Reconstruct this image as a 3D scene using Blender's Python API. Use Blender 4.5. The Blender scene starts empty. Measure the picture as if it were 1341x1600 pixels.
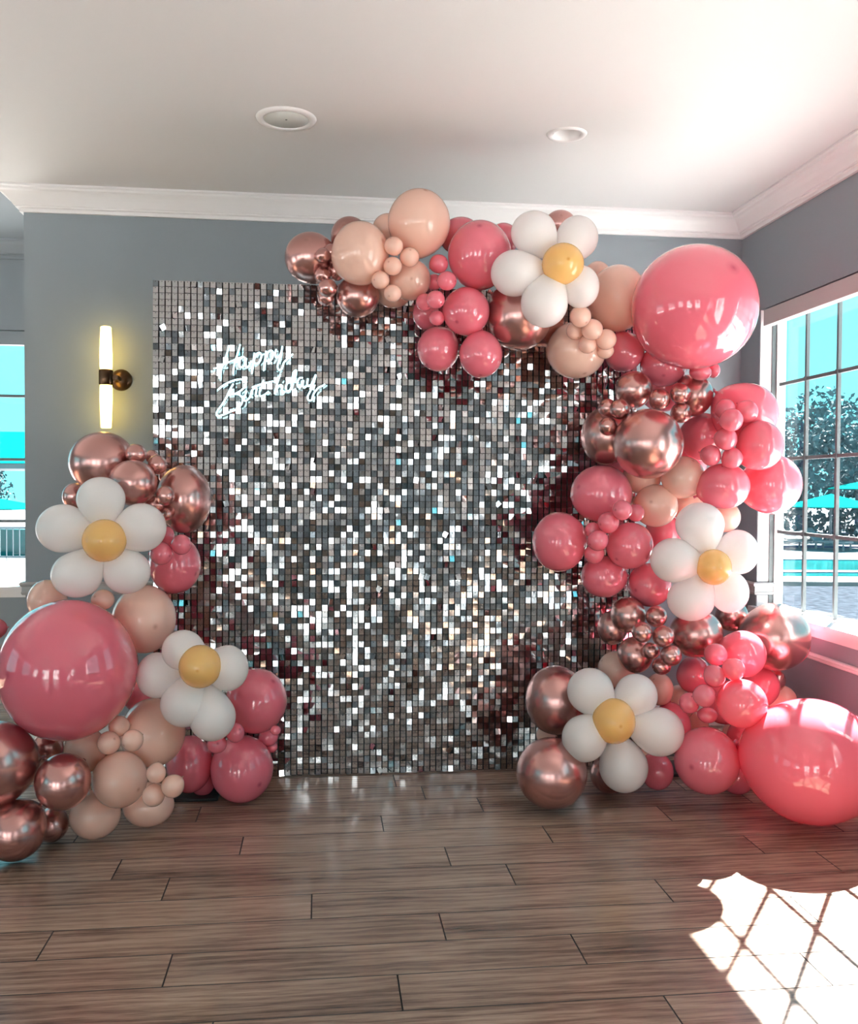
import bpy, bmesh, math, random
from mathutils import Vector, Matrix

S = bpy.context.scene
COL = S.collection
rnd = random.Random(7)

# ------------------------------------------------------------------ camera
F_PX, W_PX, H_PX = 1470.0, 1341, 1600
cam = bpy.data.cameras.new('camera')
cam.sensor_fit = 'VERTICAL'
cam.sensor_height = 24.0
cam.lens = F_PX / H_PX * 24.0
cam.clip_start = 0.05
cam.clip_end = 400
cam_o = bpy.data.objects.new('camera', cam)
COL.objects.link(cam_o)
_R = ((0.99338, 0.0030, 0.11481), (-0.11476, -0.02562, 0.99306), (0.00592, -0.99967, -0.02511))
cx_, cy_, cz_ = [Vector((_R[0][i], _R[1][i], _R[2][i])) for i in range(3)]   # right, down, forward in the room
cz_.normalize(); cx_ = (cx_ - cz_ * cx_.dot(cz_)).normalized(); cu_ = cx_.cross(cz_)
M = Matrix((cx_, cu_, -cz_)).transposed().to_4x4()
M.translation = Vector((0, 0, 1.4))
cam_o.matrix_world = M
S.camera = cam_o

# ------------------------------------------------------------------ sky, sun, exposure
world = bpy.data.worlds.new('sky'); S.world = world
world.use_nodes = True
nt = world.node_tree; nt.nodes.clear()
wo = nt.nodes.new('ShaderNodeOutputWorld'); bg = nt.nodes.new('ShaderNodeBackground')
tc = nt.nodes.new('ShaderNodeTexCoord'); sp = nt.nodes.new('ShaderNodeSeparateXYZ')
rp = nt.nodes.new('ShaderNodeValToRGB')
rp.color_ramp.elements[0].position = 0.0; rp.color_ramp.elements[0].color = (0.16, 0.62, 0.69, 1)
rp.color_ramp.elements[1].position = 0.6; rp.color_ramp.elements[1].color = (0.11, 0.48, 0.62, 1)
nt.links.new(tc.outputs['Generated'], sp.inputs[0]); nt.links.new(sp.outputs['Z'], rp.inputs[0])
nt.links.new(rp.outputs[0], bg.inputs[0]); nt.links.new(bg.outputs[0], wo.inputs[0])
bg.inputs[1].default_value = 0.68

sun = bpy.data.lights.new('sun', 'SUN'); sun.energy = 23; sun.angle = math.radians(0.5); sun.color = (1.0, 0.97, 0.93)
sun_o = bpy.data.objects.new('sun', sun); COL.objects.link(sun_o)
SUNDIR = Vector((-0.595, -0.803, -0.922))      # travel direction, measured from the muntin shadows on the floor
sun_o.rotation_euler = SUNDIR.to_track_quat('-Z', 'Y').to_euler()
sun_o.location = (20, 27, 30)

S.view_settings.view_transform = 'Standard'
S.view_settings.look = 'None'
S.view_settings.exposure = 1.95
S.view_settings.gamma = 1.0
S.view_settings.use_curve_mapping = False
S.cycles.caustics_reflective = False
S.cycles.caustics_refractive = False
S.cycles.sample_clamp_indirect = 6.0
S.cycles.max_bounces = 14
S.cycles.diffuse_bounces = 7
S.cycles.glossy_bounces = 5
S.cycles.transparent_max_bounces = 24

# ------------------------------------------------------------------ materials
def mat(name, col, rough=0.5, metal=0.0, spec=0.5, coat=0.0, emit=None, estr=0.0, bump=None, var=None, sss=0):
    m = bpy.data.materials.new(name); m.use_nodes = True
    n = m.node_tree.nodes; l = m.node_tree.links; b = n['Principled BSDF']
    b.inputs['Base Color'].default_value = (*col, 1)
    b.inputs['Roughness'].default_value = rough
    b.inputs['Metallic'].default_value = metal
    b.inputs['Specular IOR Level'].default_value = spec
    b.inputs['Coat Weight'].default_value = coat
    b.inputs['Coat Roughness'].default_value = 0.04
    if emit:
        b.inputs['Emission Color'].default_value = (*emit, 1); b.inputs['Emission Strength'].default_value = estr
    t = n.new('ShaderNodeTexCoord')
    if bump:
        nz = n.new('ShaderNodeTexNoise'); nz.inputs['Scale'].default_value = bump[0]; nz.inputs['Detail'].default_value = 3
        bp = n.new('ShaderNodeBump'); bp.inputs['Strength'].default_value = bump[1]; bp.inputs['Distance'].default_value = bump[2]
        l.new(t.outputs['Object'], nz.inputs['Vector']); l.new(nz.outputs['Fac'], bp.inputs['Height']); l.new(bp.outputs[0], b.inputs['Normal'])
    if var:
        nz = n.new('ShaderNodeTexNoise'); nz.inputs['Scale'].default_value = var[0]; nz.inputs['Detail'].default_value = 4
        r = n.new('ShaderNodeValToRGB')
        r.color_ramp.elements[0].position = 0.3; r.color_ramp.elements[1].position = 0.7
        r.color_ramp.elements[0].color = (*[c * (1 - var[1]) for c in col], 1)
        r.color_ramp.elements[1].color = (*[min(1, c * (1 + var[1])) for c in col], 1)
        l.new(t.outputs['Object'], nz.inputs['Vector']); l.new(nz.outputs['Fac'], r.inputs[0]); l.new(r.outputs[0], b.inputs['Base Color'])
    return m

def latex(name, col, tip, translucent=0.25, rough=0.16, coat=0.6):
    """inflated latex: diffuse shell that lets some light through, clear gloss, darker thick rubber at the tip"""
    m = bpy.data.materials.new(name); m.use_nodes = True
    n = m.node_tree.nodes; l = m.node_tree.links; b = n['Principled BSDF']; out = n['Material Output']
    at = n.new('ShaderNodeAttribute'); at.attribute_name = 'tip'
    mx = n.new('ShaderNodeMix'); mx.data_type = 'RGBA'
    mx.inputs['A'].default_value = (*col, 1); mx.inputs['B'].default_value = (*tip, 1)
    l.new(at.outputs['Fac'], mx.inputs['Factor']); l.new(mx.outputs['Result'], b.inputs['Base Color'])
    b.inputs['Roughness'].default_value = rough; b.inputs['Coat Weight'].default_value = coat; b.inputs['Coat Roughness'].default_value = 0.03
    tr = n.new('ShaderNodeBsdfTranslucent'); l.new(mx.outputs['Result'], tr.inputs['Color'])
    ms = n.new('ShaderNodeMixShader'); ms.inputs[0].default_value = translucent
    l.new(b.outputs[0], ms.inputs[1]); l.new(tr.outputs[0], ms.inputs[2]); l.new(ms.outputs[0], out.inputs['Surface'])
    return m

MT = {}
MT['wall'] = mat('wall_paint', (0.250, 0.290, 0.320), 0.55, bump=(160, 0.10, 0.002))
MT['ceiling'] = mat('ceiling_paint', (0.66, 0.655, 0.66), 0.85, bump=(120, 0.08, 0.002))
MT['trim'] = mat('trim_paint', (0.78, 0.77, 0.775), 0.35)
MT['rail'] = mat('rail_paint', (0.42, 0.42, 0.42), 0.4)
MT['muntin'] = mat('muntin_paint', (0.10, 0.12, 0.125), 0.35)
MT['blind'] = mat('blind_fabric', (0.50, 0.47, 0.47), 0.8, bump=(300, 0.1, 0.001))
MT['chrome'] = mat('rose_gold_latex', (0.64, 0.345, 0.32), 0.26, metal=0.93, coat=0.25)
MT['pink'] = latex('pink_latex', (0.88, 0.200, 0.268), (0.58, 0.09, 0.14), 0.14, rough=0.13, coat=0.9)
MT['giant'] = latex('giant_pink_latex', (0.89, 0.190, 0.262), (0.58, 0.08, 0.14), 0.14, rough=0.10, coat=1.0)
MT['peach'] = latex('peach_latex', (0.95, 0.65, 0.53), (0.68, 0.38, 0.29), 0.22)
MT['white'] = latex('white_latex', (0.95, 0.93, 0.925), (0.8, 0.77, 0.72), 0.30, rough=0.25, coat=0.3)
MT['yellow'] = latex('yellow_latex', (0.97, 0.63, 0.22), (0.78, 0.38, 0.07), 0.25, rough=0.2)
MT['mirror'] = mat('mirror_tile', (0.58, 0.58, 0.59), 0.05, metal=1.0, bump=(45, 0.035, 0.002))
MT['backing'] = mat('black_backing', (0.012, 0.011, 0.013), 0.5)
MT['black'] = mat('black_steel', (0.02, 0.02, 0.022), 0.4, metal=0.3)
MT['bronze'] = mat('dark_bronze', (0.10, 0.055, 0.03), 0.32, metal=0.85)
MT['lampglass'] = mat('lit_opal_glass', (0.85, 0.8, 0.65), 0.25, emit=(1.0, 0.66, 0.12), estr=2.3)
MT['neon'] = mat('lit_neon_tube', (0.8, 0.95, 1.0), 0.3, emit=(0.50, 0.92, 1.0), estr=0.7)
MT['speaker'] = mat('speaker_mesh', (0.60, 0.62, 0.60), 0.6, bump=(900, 0.4, 0.001))
MT['stone'] = mat('pale_deck', (0.16, 0.16, 0.17), 0.8, spec=0.0, var=(0.4, 0.18))
MT['terrace'] = mat('pale_concrete', (0.62, 0.585, 0.57), 0.85, var=(0.6, 0.08))  # kept bright so the unseen near ground throws sun indoors
MT['gravel'] = mat('grey_gravel', (0.030, 0.036, 0.046), 0.9, spec=0.0, var=(6, 0.45))
MT['curb'] = mat('white_curb', (0.2, 0.2, 0.2), 0.7, spec=0.0, var=(1.5, 0.08))
MT['water'] = mat('pool_water', (0.004, 0.11, 0.115), 0.08, var=(0.8, 0.2))
MT['bluetile'] = mat('blue_pool_tile', (0.02, 0.05, 0.12), 0.3, var=(8, 0.3))
MT['teal'] = mat('teal_canvas', (0.002, 0.13, 0.125), 0.9, spec=0.0, var=(1.0, 0.1))
MT['leaf'] = mat('foliage', (0.065, 0.115, 0.130), 0.8, spec=0.1, var=(0.9, 0.5))
MT['bark'] = mat('bark', (0.06, 0.08, 0.12), 0.9, spec=0.0, var=(3, 0.3))
MT['white_metal'] = mat('white_metal', (0.12, 0.15, 0.17), 0.4)
MT['stucco'] = mat('grey_stucco', (0.40, 0.40, 0.41), 0.9, var=(0.7, 0.06))
MT['darkglass'] = mat('dark_window_glass', (0.03, 0.035, 0.04), 0.08)

def glass_mat():
    m = bpy.data.materials.new('window_glass'); m.use_nodes = True
    n = m.node_tree.nodes; l = m.node_tree.links; n.remove(n['Principled BSDF']); out = n['Material Output']
    t = n.new('ShaderNodeBsdfTransparent'); t.inputs[0].default_value = (0.97, 0.99, 0.985, 1)
    g = n.new('ShaderNodeBsdfGlossy'); g.inputs['Roughness'].default_value = 0.02
    lw = n.new('ShaderNodeLayerWeight'); lw.inputs[0].default_value = 0.5
    pw = n.new('ShaderNodeMath'); pw.operation = 'POWER'; pw.inputs[1].default_value = 5.0; l.new(lw.outputs['Facing'], pw.inputs[0])
    fr = n.new('ShaderNodeMath'); fr.operation = 'MULTIPLY_ADD'; fr.inputs[1].default_value = 0.6; fr.inputs[2].default_value = 0.03; l.new(pw.outputs[0], fr.inputs[0])
    ms = n.new('ShaderNodeMixShader'); l.new(fr.outputs[0], ms.inputs[0]); l.new(t.outputs[0], ms.inputs[1]); l.new(g.outputs[0], ms.inputs[2])
    l.new(ms.outputs[0], out.inputs['Surface'])
    return m
MT['glass'] = glass_mat()

def wood_mat():
    m = bpy.data.materials.new('plank_wood'); m.use_nodes = True
    n = m.node_tree.nodes; l = m.node_tree.links; b = n['Principled BSDF']
    tc = n.new('ShaderNodeTexCoord'); oi = n.new('ShaderNodeAttribute'); oi.attribute_name = 'plank_seed'
    # world-space coordinates, shifted per plank
    geo = n.new('ShaderNodeNewGeometry')
    mul = n.new('ShaderNodeMath'); mul.operation = 'MULTIPLY'; mul.inputs[1].default_value = 37.0
    l.new(oi.outputs['Fac'], mul.inputs[0])
    cb = n.new('ShaderNodeCombineXYZ'); l.new(mul.outputs[0], cb.inputs[0]); l.new(mul.outputs[0], cb.inputs[2])
    ad = n.new('ShaderNodeVectorMath'); ad.operation = 'ADD'; l.new(geo.outputs['Position'], ad.inputs[0]); l.new(cb.outputs[0], ad.inputs[1])
    def mapped(sx, sy, sz=1):
        mp = n.new('ShaderNodeMapping'); mp.inputs['Scale'].default_value = (sx, sy, sz); l.new(ad.outputs[0], mp.inputs[0]); return mp
    # cathedral grain: distorted rings across the plank
    w = n.new('ShaderNodeTexWave'); w.wave_type = 'BANDS'; w.bands_direction = 'Y'
    w.inputs['Scale'].default_value = 9.0; w.inputs['Distortion'].default_value = 9.0
    w.inputs['Detail'].default_value = 3; w.inputs['Detail Scale'].default_value = 1.2; w.inputs['Detail Roughness'].default_value = 0.6
    mp = mapped(0.16, 1.0); l.new(mp.outputs[0], w.inputs['Vector'])
    f = n.new('ShaderNodeTexNoise'); f.inputs['Scale'].default_value = 1.0; f.inputs['Detail'].default_value = 6; f.inputs['Roughness'].default_value = 0.7
    mp2 = mapped(7, 150); l.new(mp2.outputs[0], f.inputs['Vector'])
    g = n.new('ShaderNodeTexNoise'); g.inputs['Scale'].default_value = 1.0; g.inputs['Detail'].default_value = 4
    mp3 = mapped(1.6, 9); l.new(mp3.outputs[0], g.inputs['Vector'])
    def math_(op, a, b_):
        x = n.new('ShaderNodeMath'); x.operation = op
        for i, v in enumerate((a, b_)):
            if isinstance(v, (int, float)): x.inputs[i].default_value = v
            else: l.new(v, x.inputs[i])
        return x.outputs[0]
    s = math_('ADD', math_('MULTIPLY', w.outputs['Fac'], 0.13), math_('MULTIPLY', f.outputs['Fac'], 0.67))
    s = math_('ADD', s, math_('MULTIPLY', g.outputs['Fac'], 0.60))
    s = math_('ADD', s, math_('MULTIPLY', oi.outputs['Fac'], 0.09))
    r = n.new('ShaderNodeValToRGB'); e = r.color_ramp.elements
    e[0].position = 0.47; e[0].color = (0.045, 0.027, 0.020, 1)
    e[1].position = 0.93; e[1].color = (0.50, 0.355, 0.262, 1)
    k = e.new(0.68); k.color = (0.265, 0.168, 0.120, 1)
    l.new(s, r.inputs[0]); l.new(r.outputs[0], b.inputs['Base Color'])
    bp = n.new('ShaderNodeBump'); bp.inputs['Strength'].default_value = 0.35; bp.inputs['Distance'].default_value = 0.0012
    l.new(s, bp.inputs['Height']); l.new(bp.outputs[0], b.inputs['Normal'])
    rr = n.new('ShaderNodeMapRange'); rr.inputs[3].default_value = 0.30; rr.inputs[4].default_value = 0.18
    l.new(f.outputs['Fac'], rr.inputs[0]); l.new(rr.outputs[0], b.inputs['Roughness'])
    b.inputs['Specular IOR Level'].default_value = 0.5
    b.inputs['Coat Weight'].default_value = 0.25; b.inputs['Coat Roughness'].default_value = 0.16
    return m
MT['wood'] = wood_mat()
MT['wood_edge'] = mat('dark_stained_bevel', (0.035, 0.023, 0.018), 0.6)

# ------------------------------------------------------------------ helpers
class MB:
    """collects shapes into one mesh"""
    def __init__(s): s.v = []; s.f = []; s.sm = []
    def add(s, vs, fs, smooth=False):
        o = len(s.v); s.v += [tuple(p) for p in vs]; s.f += [tuple(i + o for i in f) for f in fs]; s.sm += [smooth] * len(fs)
        return s
    def box(s, x0, x1, y0, y1, z0, z1, mtx=None, bev=0):
        if bev:
            b = bmesh.new(); bmesh.ops.create_cube(b, size=1)
            for v in b.verts: v.co = Vector(((x0 + x1) / 2 + v.co.x * (x1 - x0), (y0 + y1) / 2 + v.co.y * (y1 - y0), (z0 + z1) / 2 + v.co.z * (z1 - z0)))
            bmesh.ops.bevel(b, geom=b.edges[:], offset=bev, segments=2, affect='EDGES', profile=0.5)
            b.verts.index_update()
            vs = [v.co.copy() for v in b.verts]; fs = [[v.index for v in f.verts] for f in b.faces]; b.free()
        else:
            vs = [Vector((x, y, z)) for x in (x0, x1) for y in (y0, y1) for z in (z0, z1)]
            fs = [(0, 1, 3, 2), (4, 6, 7, 5), (0, 4, 5, 1), (2, 3, 7, 6), (0, 2, 6, 4), (1, 5, 7, 3)]
        if mtx is not None: vs = [mtx @ v for v in vs]
        return s.add(vs, fs)
    def lathe(s, prof, seg=24, mtx=None, smooth=True, cap=False):
        """prof: list of (r, z)"""
        vs = []; fs = []
        for r, z in prof:
            for k in range(seg):
                a = 2 * math.pi * k / seg; vs.append(Vector((r * math.cos(a), r * math.sin(a), z)))
        for i in range(len(prof) - 1):
            for k in range(seg):
                k2 = (k + 1) % seg; fs.append((i * seg + k, i * seg + k2, (i + 1) * seg + k2, (i + 1) * seg + k))
        if cap:
            fs.append(tuple(range(seg))[::-1]); fs.append(tuple((len(prof) - 1) * seg + k for k in range(seg)))
        if mtx is not None: vs = [mtx @ v for v in vs]
        return s.add(vs, fs, smooth)
    def sweep(s, prof, path, nrm_side):
        """sweep a 2D profile (offset, height) along a polyline of (x, y) with mitred corners; nrm_side=+1: offset to the left of travel"""
        n = len(path); rings = []
        for i, p in enumerate(path):
            p = Vector(p[:2]); d0 = (p - Vector(path[i - 1][:2])).normalized() if i > 0 else None
            d1 = (Vector(path[i + 1][:2]) - p).normalized() if i < n - 1 else None
            d0 = d0 or d1; d1 = d1 or d0
            n0 = Vector((-d0.y, d0.x)) * nrm_side; n1 = Vector((-d1.y, d1.x)) * nrm_side
            m = (n0 + n1); m = m / max(1e-6, m.dot(n0))
            rings.append([Vector((p.x + m.x * o, p.y + m.y * o, z)) for o, z in prof])
        k = len(prof); vs = [v for r in rings for v in r]; fs = []
        for i in range(n - 1):
            for j in range(k):
                j2 = (j + 1) % k; fs.append((i * k + j, i * k + j2, (i + 1) * k + j2, (i + 1) * k + j))
        fs.append(tuple(range(k))); fs.append(tuple((n - 1) * k + j for j in range(k))[::-1])
        return s.add(vs, fs)
    def tube(s, pts, r, seg=8, closed=False, smooth=True):
        pts = [Vector(p) for p in pts]; n = len(pts); vs = []; fs = []; up = Vector((0, 1, 0.01))
        for i, p in enumerate(pts):
            t = (pts[min(i + 1, n - 1)] - pts[max(i - 1, 0)]).normalized()
            a = t.cross(up); a = a.normalized() if a.length > 1e-4 else Vector((1, 0, 0)); b_ = t.cross(a)
            rr = r[i] if isinstance(r, (list, tuple)) else r
            for k in range(seg):
                an = 2 * math.pi * k / seg; vs.append(p + (a * math.cos(an) + b_ * math.sin(an)) * rr)
        for i in range(n - 1):
            for k in range(seg):
                k2 = (k + 1) % seg; fs.append((i * seg + k, i * seg + k2, (i + 1) * seg + k2, (i + 1) * seg + k))
        fs.append(tuple(range(seg))[::-1]); fs.append(tuple((n - 1) * seg + k for k in range(seg)))
        return s.add(vs, fs, smooth)
    def build(s, name, material, parent=None, loc=(0, 0, 0), fix=True):
        me = bpy.data.meshes.new(name); me.from_pydata(s.v, [], s.f); me.polygons.foreach_set('use_smooth', s.sm)
        if fix:
            b = bmesh.new(); b.from_mesh(me); bmesh.ops.recalc_face_normals(b, faces=b.faces[:]); b.to_mesh(me); b.free()
        me.materials.append(MT[material] if isinstance(material, str) else material); me.update()
        return link(name, me, parent, loc)

def link(name, me, parent=None, loc=(0, 0, 0)):
    o = bpy.data.objects.new(name, me); COL.objects.link(o); o.location = loc
    if parent: o.parent = parent
    return o

def tag(o, label=None, cat=None, group=None, kind=None):
    if label: o['label'] = label
    if cat: o['category'] = cat
    if group: o['group'] = group
    if kind: o['kind'] = kind
    return o

def empty(name, loc=(0, 0, 0), rz=0):
    o = bpy.data.objects.new(name, None); COL.objects.link(o); o.location = loc; o.rotation_euler = (0, 0, rz); o.empty_display_size = 0.1
    return o

def structure(o, label=None):
    o['kind'] = 'structure'
    if label: o['label'] = label
    return o

# ------------------------------------------------------------------ room
XL, XR, YW, YN, YB, ZC = -5.6, 2.475, 5.35, 6.46, -4.6, 3.0   # left wall, right wall, main wall, nook wall, wall behind camera, ceiling
XE = -1.60                                                     # free end of the main wall
T = 0.16
Z0, Z1 = 0.727, 2.42                                           # window opening heights

def wall_with_holes(name, axis, pos, thick, a0, a1, holes, label=None):
    """axis 'x': wall plane at x=pos (thickness outwards), running along y from a0 to a1; holes: (b0, b1, z0, z1)"""
    mb = MB()
    def bx(b0, b1, z0, z1):
        lo, hi = min(pos, pos + thick), max(pos, pos + thick)
        if axis == 'x': mb.box(lo, hi, b0, b1, z0, z1)
        else: mb.box(b0, b1, lo, hi, z0, z1)
    cur = a0
    for b0, b1, z0, z1 in sorted(holes):
        bx(cur, b0, 0, ZC)
        if z0 > 0: bx(b0, b1, 0, z0)
        bx(b0, b1, z1, ZC)
        cur = b1
    bx(cur, a1, 0, ZC)
    return structure(mb.build(name, 'wall'), label)

WR = [(3.24, 5.11), (0.55, 2.42), (-4.35, -2.75)]               # right wall window ranges (y)
WN = [(-3.75, -1.88)]                                           # nook wall (x)
WB = [(-4.9, -3.0), (-1.9, -0.5)]                   # wall behind the camera (x)
WL = [(-3.6, -1.7), (-0.6, 1.3), (2.6, 4.5)]                    # left wall (y)

hx, hy, hh = 1.10, 4.185, 0.061                                 # square cut-out for the recessed can
structure(MB().box(XL - T, hx - hh, YB - T, YN + T, ZC, ZC + 0.2).box(hx + hh, XR + T, YB - T, YN + T, ZC, ZC + 0.2)
          .box(hx - hh, hx + hh, YB - T, hy - hh, ZC, ZC + 0.2).box(hx - hh, hx + hh, hy + hh, YN + T, ZC, ZC + 0.2).build('ceiling', 'ceiling'))
wall_with_holes('wall_right', 'x', XR, T, YB - T, YN + T, [(a, b, Z0, Z1) for a, b in WR])
structure(MB().box(XE, XR, YW, YN + T, 0, ZC).build('wall_back', 'wall'))
wall_with_holes('wall_nook', 'y', YN, T, XL, XE, [(a, b, Z0, Z1) for a, b in WN])
wall_with_holes('wall_left', 'x', XL, -T, YB - T, YN + T, [(a, b, Z0, Z1) for a, b in WL])
wall_with_holes('wall_front', 'y', YB, -T, XL, XR, [(a, b, 0.12, Z1) for a, b in WB])
structure(MB().box(XR + T, XR + 0.57, YB - 0.6, YN + 0.6, 2.9, 3.1).box(XL - 0.8, XL - T, YB - 0.6, YN + 0.6, 2.9, 3.1).build('trim_eave', 'trim'), 'white roof eave outside the windows')

# crown moulding, chair rail, baseboard run along the walls
z = ZC
crown = [(0, z), (0.125, z), (0.125, z - 0.010), (0.112, z - 0.014), (0.108, z - 0.024), (0.094, z - 0.030), (0.078, z - 0.042), (0.062, z - 0.060),
         (0.050, z - 0.078), (0.042, z - 0.090), (0.034, z - 0.093), (0.034, z - 0.100), (0.020, z - 0.104), (0.018, z - 0.120), (0, z - 0.120)]
path = [(XR, YB), (XR, YW), (XE, YW), (XE, YN), (XL, YN), (XL, YB), (XR, YB)]
structure(MB().sweep(crown, [(XL, YN - 0.35), (XL, YB), (XR, YB), (XR, YW), (XE, YW), (XE, YN - 0.13)], 1).build('trim_crown', 'trim'), 'white crown moulding along the ceiling')
structure(MB().sweep(crown, [(XE, YN), (XL, YN), (XL, YN - 0.35)], 1).build('trim_crown', 'wall'), 'crown moulding in the nook, shade put into its grey blue')  # wall colour stands in for the shade on this stretch
structure(MB().box(XL, XE - 0.10, YW - 0.10, YN, ZC - 0.010, ZC - 0.0005).build('ceiling_nook_shade', 'wall'), 'added ceiling panel of the window nook, shade put into its blue grey')  # added thin panel, the nook's dimness is put into its colour
rail = [(0, 0.875), (0.022, 0.875), (0.028, 0.866), (0.024, 0.856), (0.016, 0.850), (0.016, 0.825), (0.020, 0.818), (0.014, 0.805), (0, 0.805)]
nr = 1
def rail_run(name, pts, prof=rail, m='rail'):
    structure(MB().sweep(prof, pts, 1).build(name, m), None)
GX = XR + 0.115
rail_run('trim_rail', [(XR + 0.10, WR[0][1]), (XR, WR[0][1]), (XR, YW), (XE, YW), (XE, YN), (WN[0][1], YN), (WN[0][1], YN + 0.1)])
rail_run('trim_rail', [(XR + 0.10, WR[1][1]), (XR, WR[1][1]), (XR, WR[0][0]), (XR + 0.10, WR[0][0])])
rail_run('trim_rail', [(XR + 0.10, WR[2][1]), (XR, WR[2][1]), (XR, WR[1][0]), (XR + 0.10, WR[1][0])])
lowrail = [(0, 0.582), (0.022, 0.582), (0.026, 0.572), (0.018, 0.566), (0.018, 0.556), (0.010, 0.549), (0, 0.549)]
structure(MB().sweep(lowrail, [(XR, WR[0][0] + 0.02), (XR, WR[0][1] - 0.02)], 1).build('trim_sill_rail', 'trim'), 'white lower rail under the window sill')
base = [(0, 0.13), (0.012, 0.13), (0.016, 0.12), (0.018, 0.10), (0.018, 0), (0, 0)]
structure(MB().sweep(base, [(XR, YB), (XR, YW), (XE, YW), (XE, YN), (XL, YN), (XL, YB), (XR, YB)][:-1], 1).build('baseboard_back', 'trim'))

# ------------------------------------------------------------------ windows
def window(name, axis, plane, inward, b0, b1, z0=Z0, z1=Z1, cols=6, zs=(2.0, 1.577, 1.165), label=None, sill=True, panes=True):
    """window in a wall opening: frame, muntins, one pane per light, sill; inward = sign of the direction into the room"""
    root = empty(name); structure(root, label)
    def P(a, d, zz):   # a along the wall, d depth from the glass plane towards the room
        return Vector((plane + d * inward, a, zz)) if axis == 'x' else Vector((a, plane + d * inward, zz))
    def bx(mb, a0, a1, d0, d1, q0, q1):
        p, q = P(a0, d0, q0), P(a1, d1, q1)
        return mb.box(min(p.x, q.x), max(p.x, q.x), min(p.y, q.y), max(p.y, q.y), q0, q1)
    fr = MB(); w = 0.022
    bx(fr, b0, b0 + w, -0.03, 0.02, z0, z1); bx(fr, b1 - w, b1, -0.03, 0.02, z0, z1)
    bx(fr, b0 + w, b1 - w, -0.03, 0.02, z0, z0 + w); bx(fr, b0 + w, b1 - w, -0.03, 0.02, z1 - w, z1)
    fr.build('window_frame', 'trim', root)
    g = MB(); bx(g, b0 + 0.001, b0 + 0.012, 0.02, 0.045, z0, z1); bx(g, b1 - 0.012, b1 - 0.001, 0.02, 0.045, z0, z1); g.build('screen_track', 'muntin', root)
    pitch = (b1 - b0) / cols
    av = [b0 + pitch * k for k in range(1, cols)]
    for a in av: bx(MB(), a - 0.009, a + 0.009, -0.012, 0.006, z0 + w, z1 - w).build('muntin', 'muntin', root)
    for q in zs:
        m = bx(MB(), b0 + w, b1 - w, -0.011, 0.005, q - 0.009, q + 0.009)
        for a in av: bx(m, a - 0.011, a + 0.011, 0.006, 0.011, q - 0.012, q + 0.012)
        m.build('muntin', 'muntin', root)
    if panes:
        A = [b0 + w] + av + [b1 - w]; Q = [z0 + w] + sorted(zs) + [z1 - w]
        for i in range(len(A) - 1):
            for j in range(len(Q) - 1):
                bx(MB(), A[i] + 0.0095, A[i + 1] - 0.0095, -0.0035, -0.0005, Q[j] + 0.0095, Q[j + 1] - 0.0095).build('pane', 'glass', root)
    else:
        bx(MB(), b0 + w, b1 - w, -0.0145, -0.0115, z0 + w, z1 - w).build('pane', 'glass', root)
    if sill:
        s = MB(); bx(s, b0 - 0.0, b1 + 0.0, 0.02, 0.115, z0 - 0.0, z0 + 0.012)
        bx(s, b0 - 0.03, b1 + 0.03, 0.115, 0.15, z0 - 0.016, z0 + 0.012); bx(s, b0 - 0.02, b1 + 0.02, 0.115, 0.131, z0 - 0.06, z0 - 0.016)
        s.build('window_sill', 'trim', root)
    return root
for i, (a, b) in enumerate(WR):
    window('window_%d' % (i + 1), 'x', GX, -1, a, b, label='tall grid window in the right wall' if i == 0 else None, panes=(i == 0))
window('window_4', 'y', YN + 0.115, -1, WN[0][0], WN[0][1], label='grid window in the nook at the left edge')
for i, (a, b) in enumerate(WL): window('window_%d' % (5 + i), 'x', XL - 0.115, 1, a, b, panes=False)
for i, (a, b) in enumerate(WB): window('window_%d' % (8 + i), 'y', YB - 0.115, 1, a, b, z0=0.12, cols=3, panes=False, sill=False)
# far reveal faces of window_1: the daylight on them is put into a white colour
structure(MB().box(XR + 0.004, GX - 0.001, WR[0][1] - 0.004, WR[0][1] + 0.0, 0.88, Z1).box(XR + 0.004, GX - 0.001, WR[0][1] - 0.004, WR[0][1], 0.74, 0.80).build('trim_reveal_lit', 'trim'), 'window reveal, daylight put into its white')

def blind(axis, pos, inward, a0, a1, label, m='blind'):
    root = empty('roller_blind'); tag(root, label, 'blind', 'roller blind boxes over the windows')
    def bx(mb, x0, x1, d0, d1, q0, q1, **k):
        if axis == 'x': return mb.box(min(pos + d0 * inward, pos + d1 * inward), max(pos + d0 * inward, pos + d1 * inward), x0, x1, q0, q1, **k)
        return mb.box(x0, x1, min(pos + d0 * inward, pos + d1 * inward), max(pos + d0 * inward, pos + d1 * inward), q0, q1, **k)
    bx(MB(), a0, a1, -0.055, -0.005, 2.325, 2.415, bev=0.003).build('valance', m, root)
    bx(MB(), a0 + 0.02, a1 - 0.02, -0.045, -0.015, 2.3255, 2.3245 + 0.004).build('bottom_rail', 'black', root)
    return root
blind('x', XR, -1, WR[0][0] + 0.01, WR[0][1] - 0.03, 'beige blind box along the top of the right hand window')
blind('y', YN, -1, WN[0][0] + 0.01, WN[0][1] - 0.01, 'grey blind box over the window at the left edge', 'wall')

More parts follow.
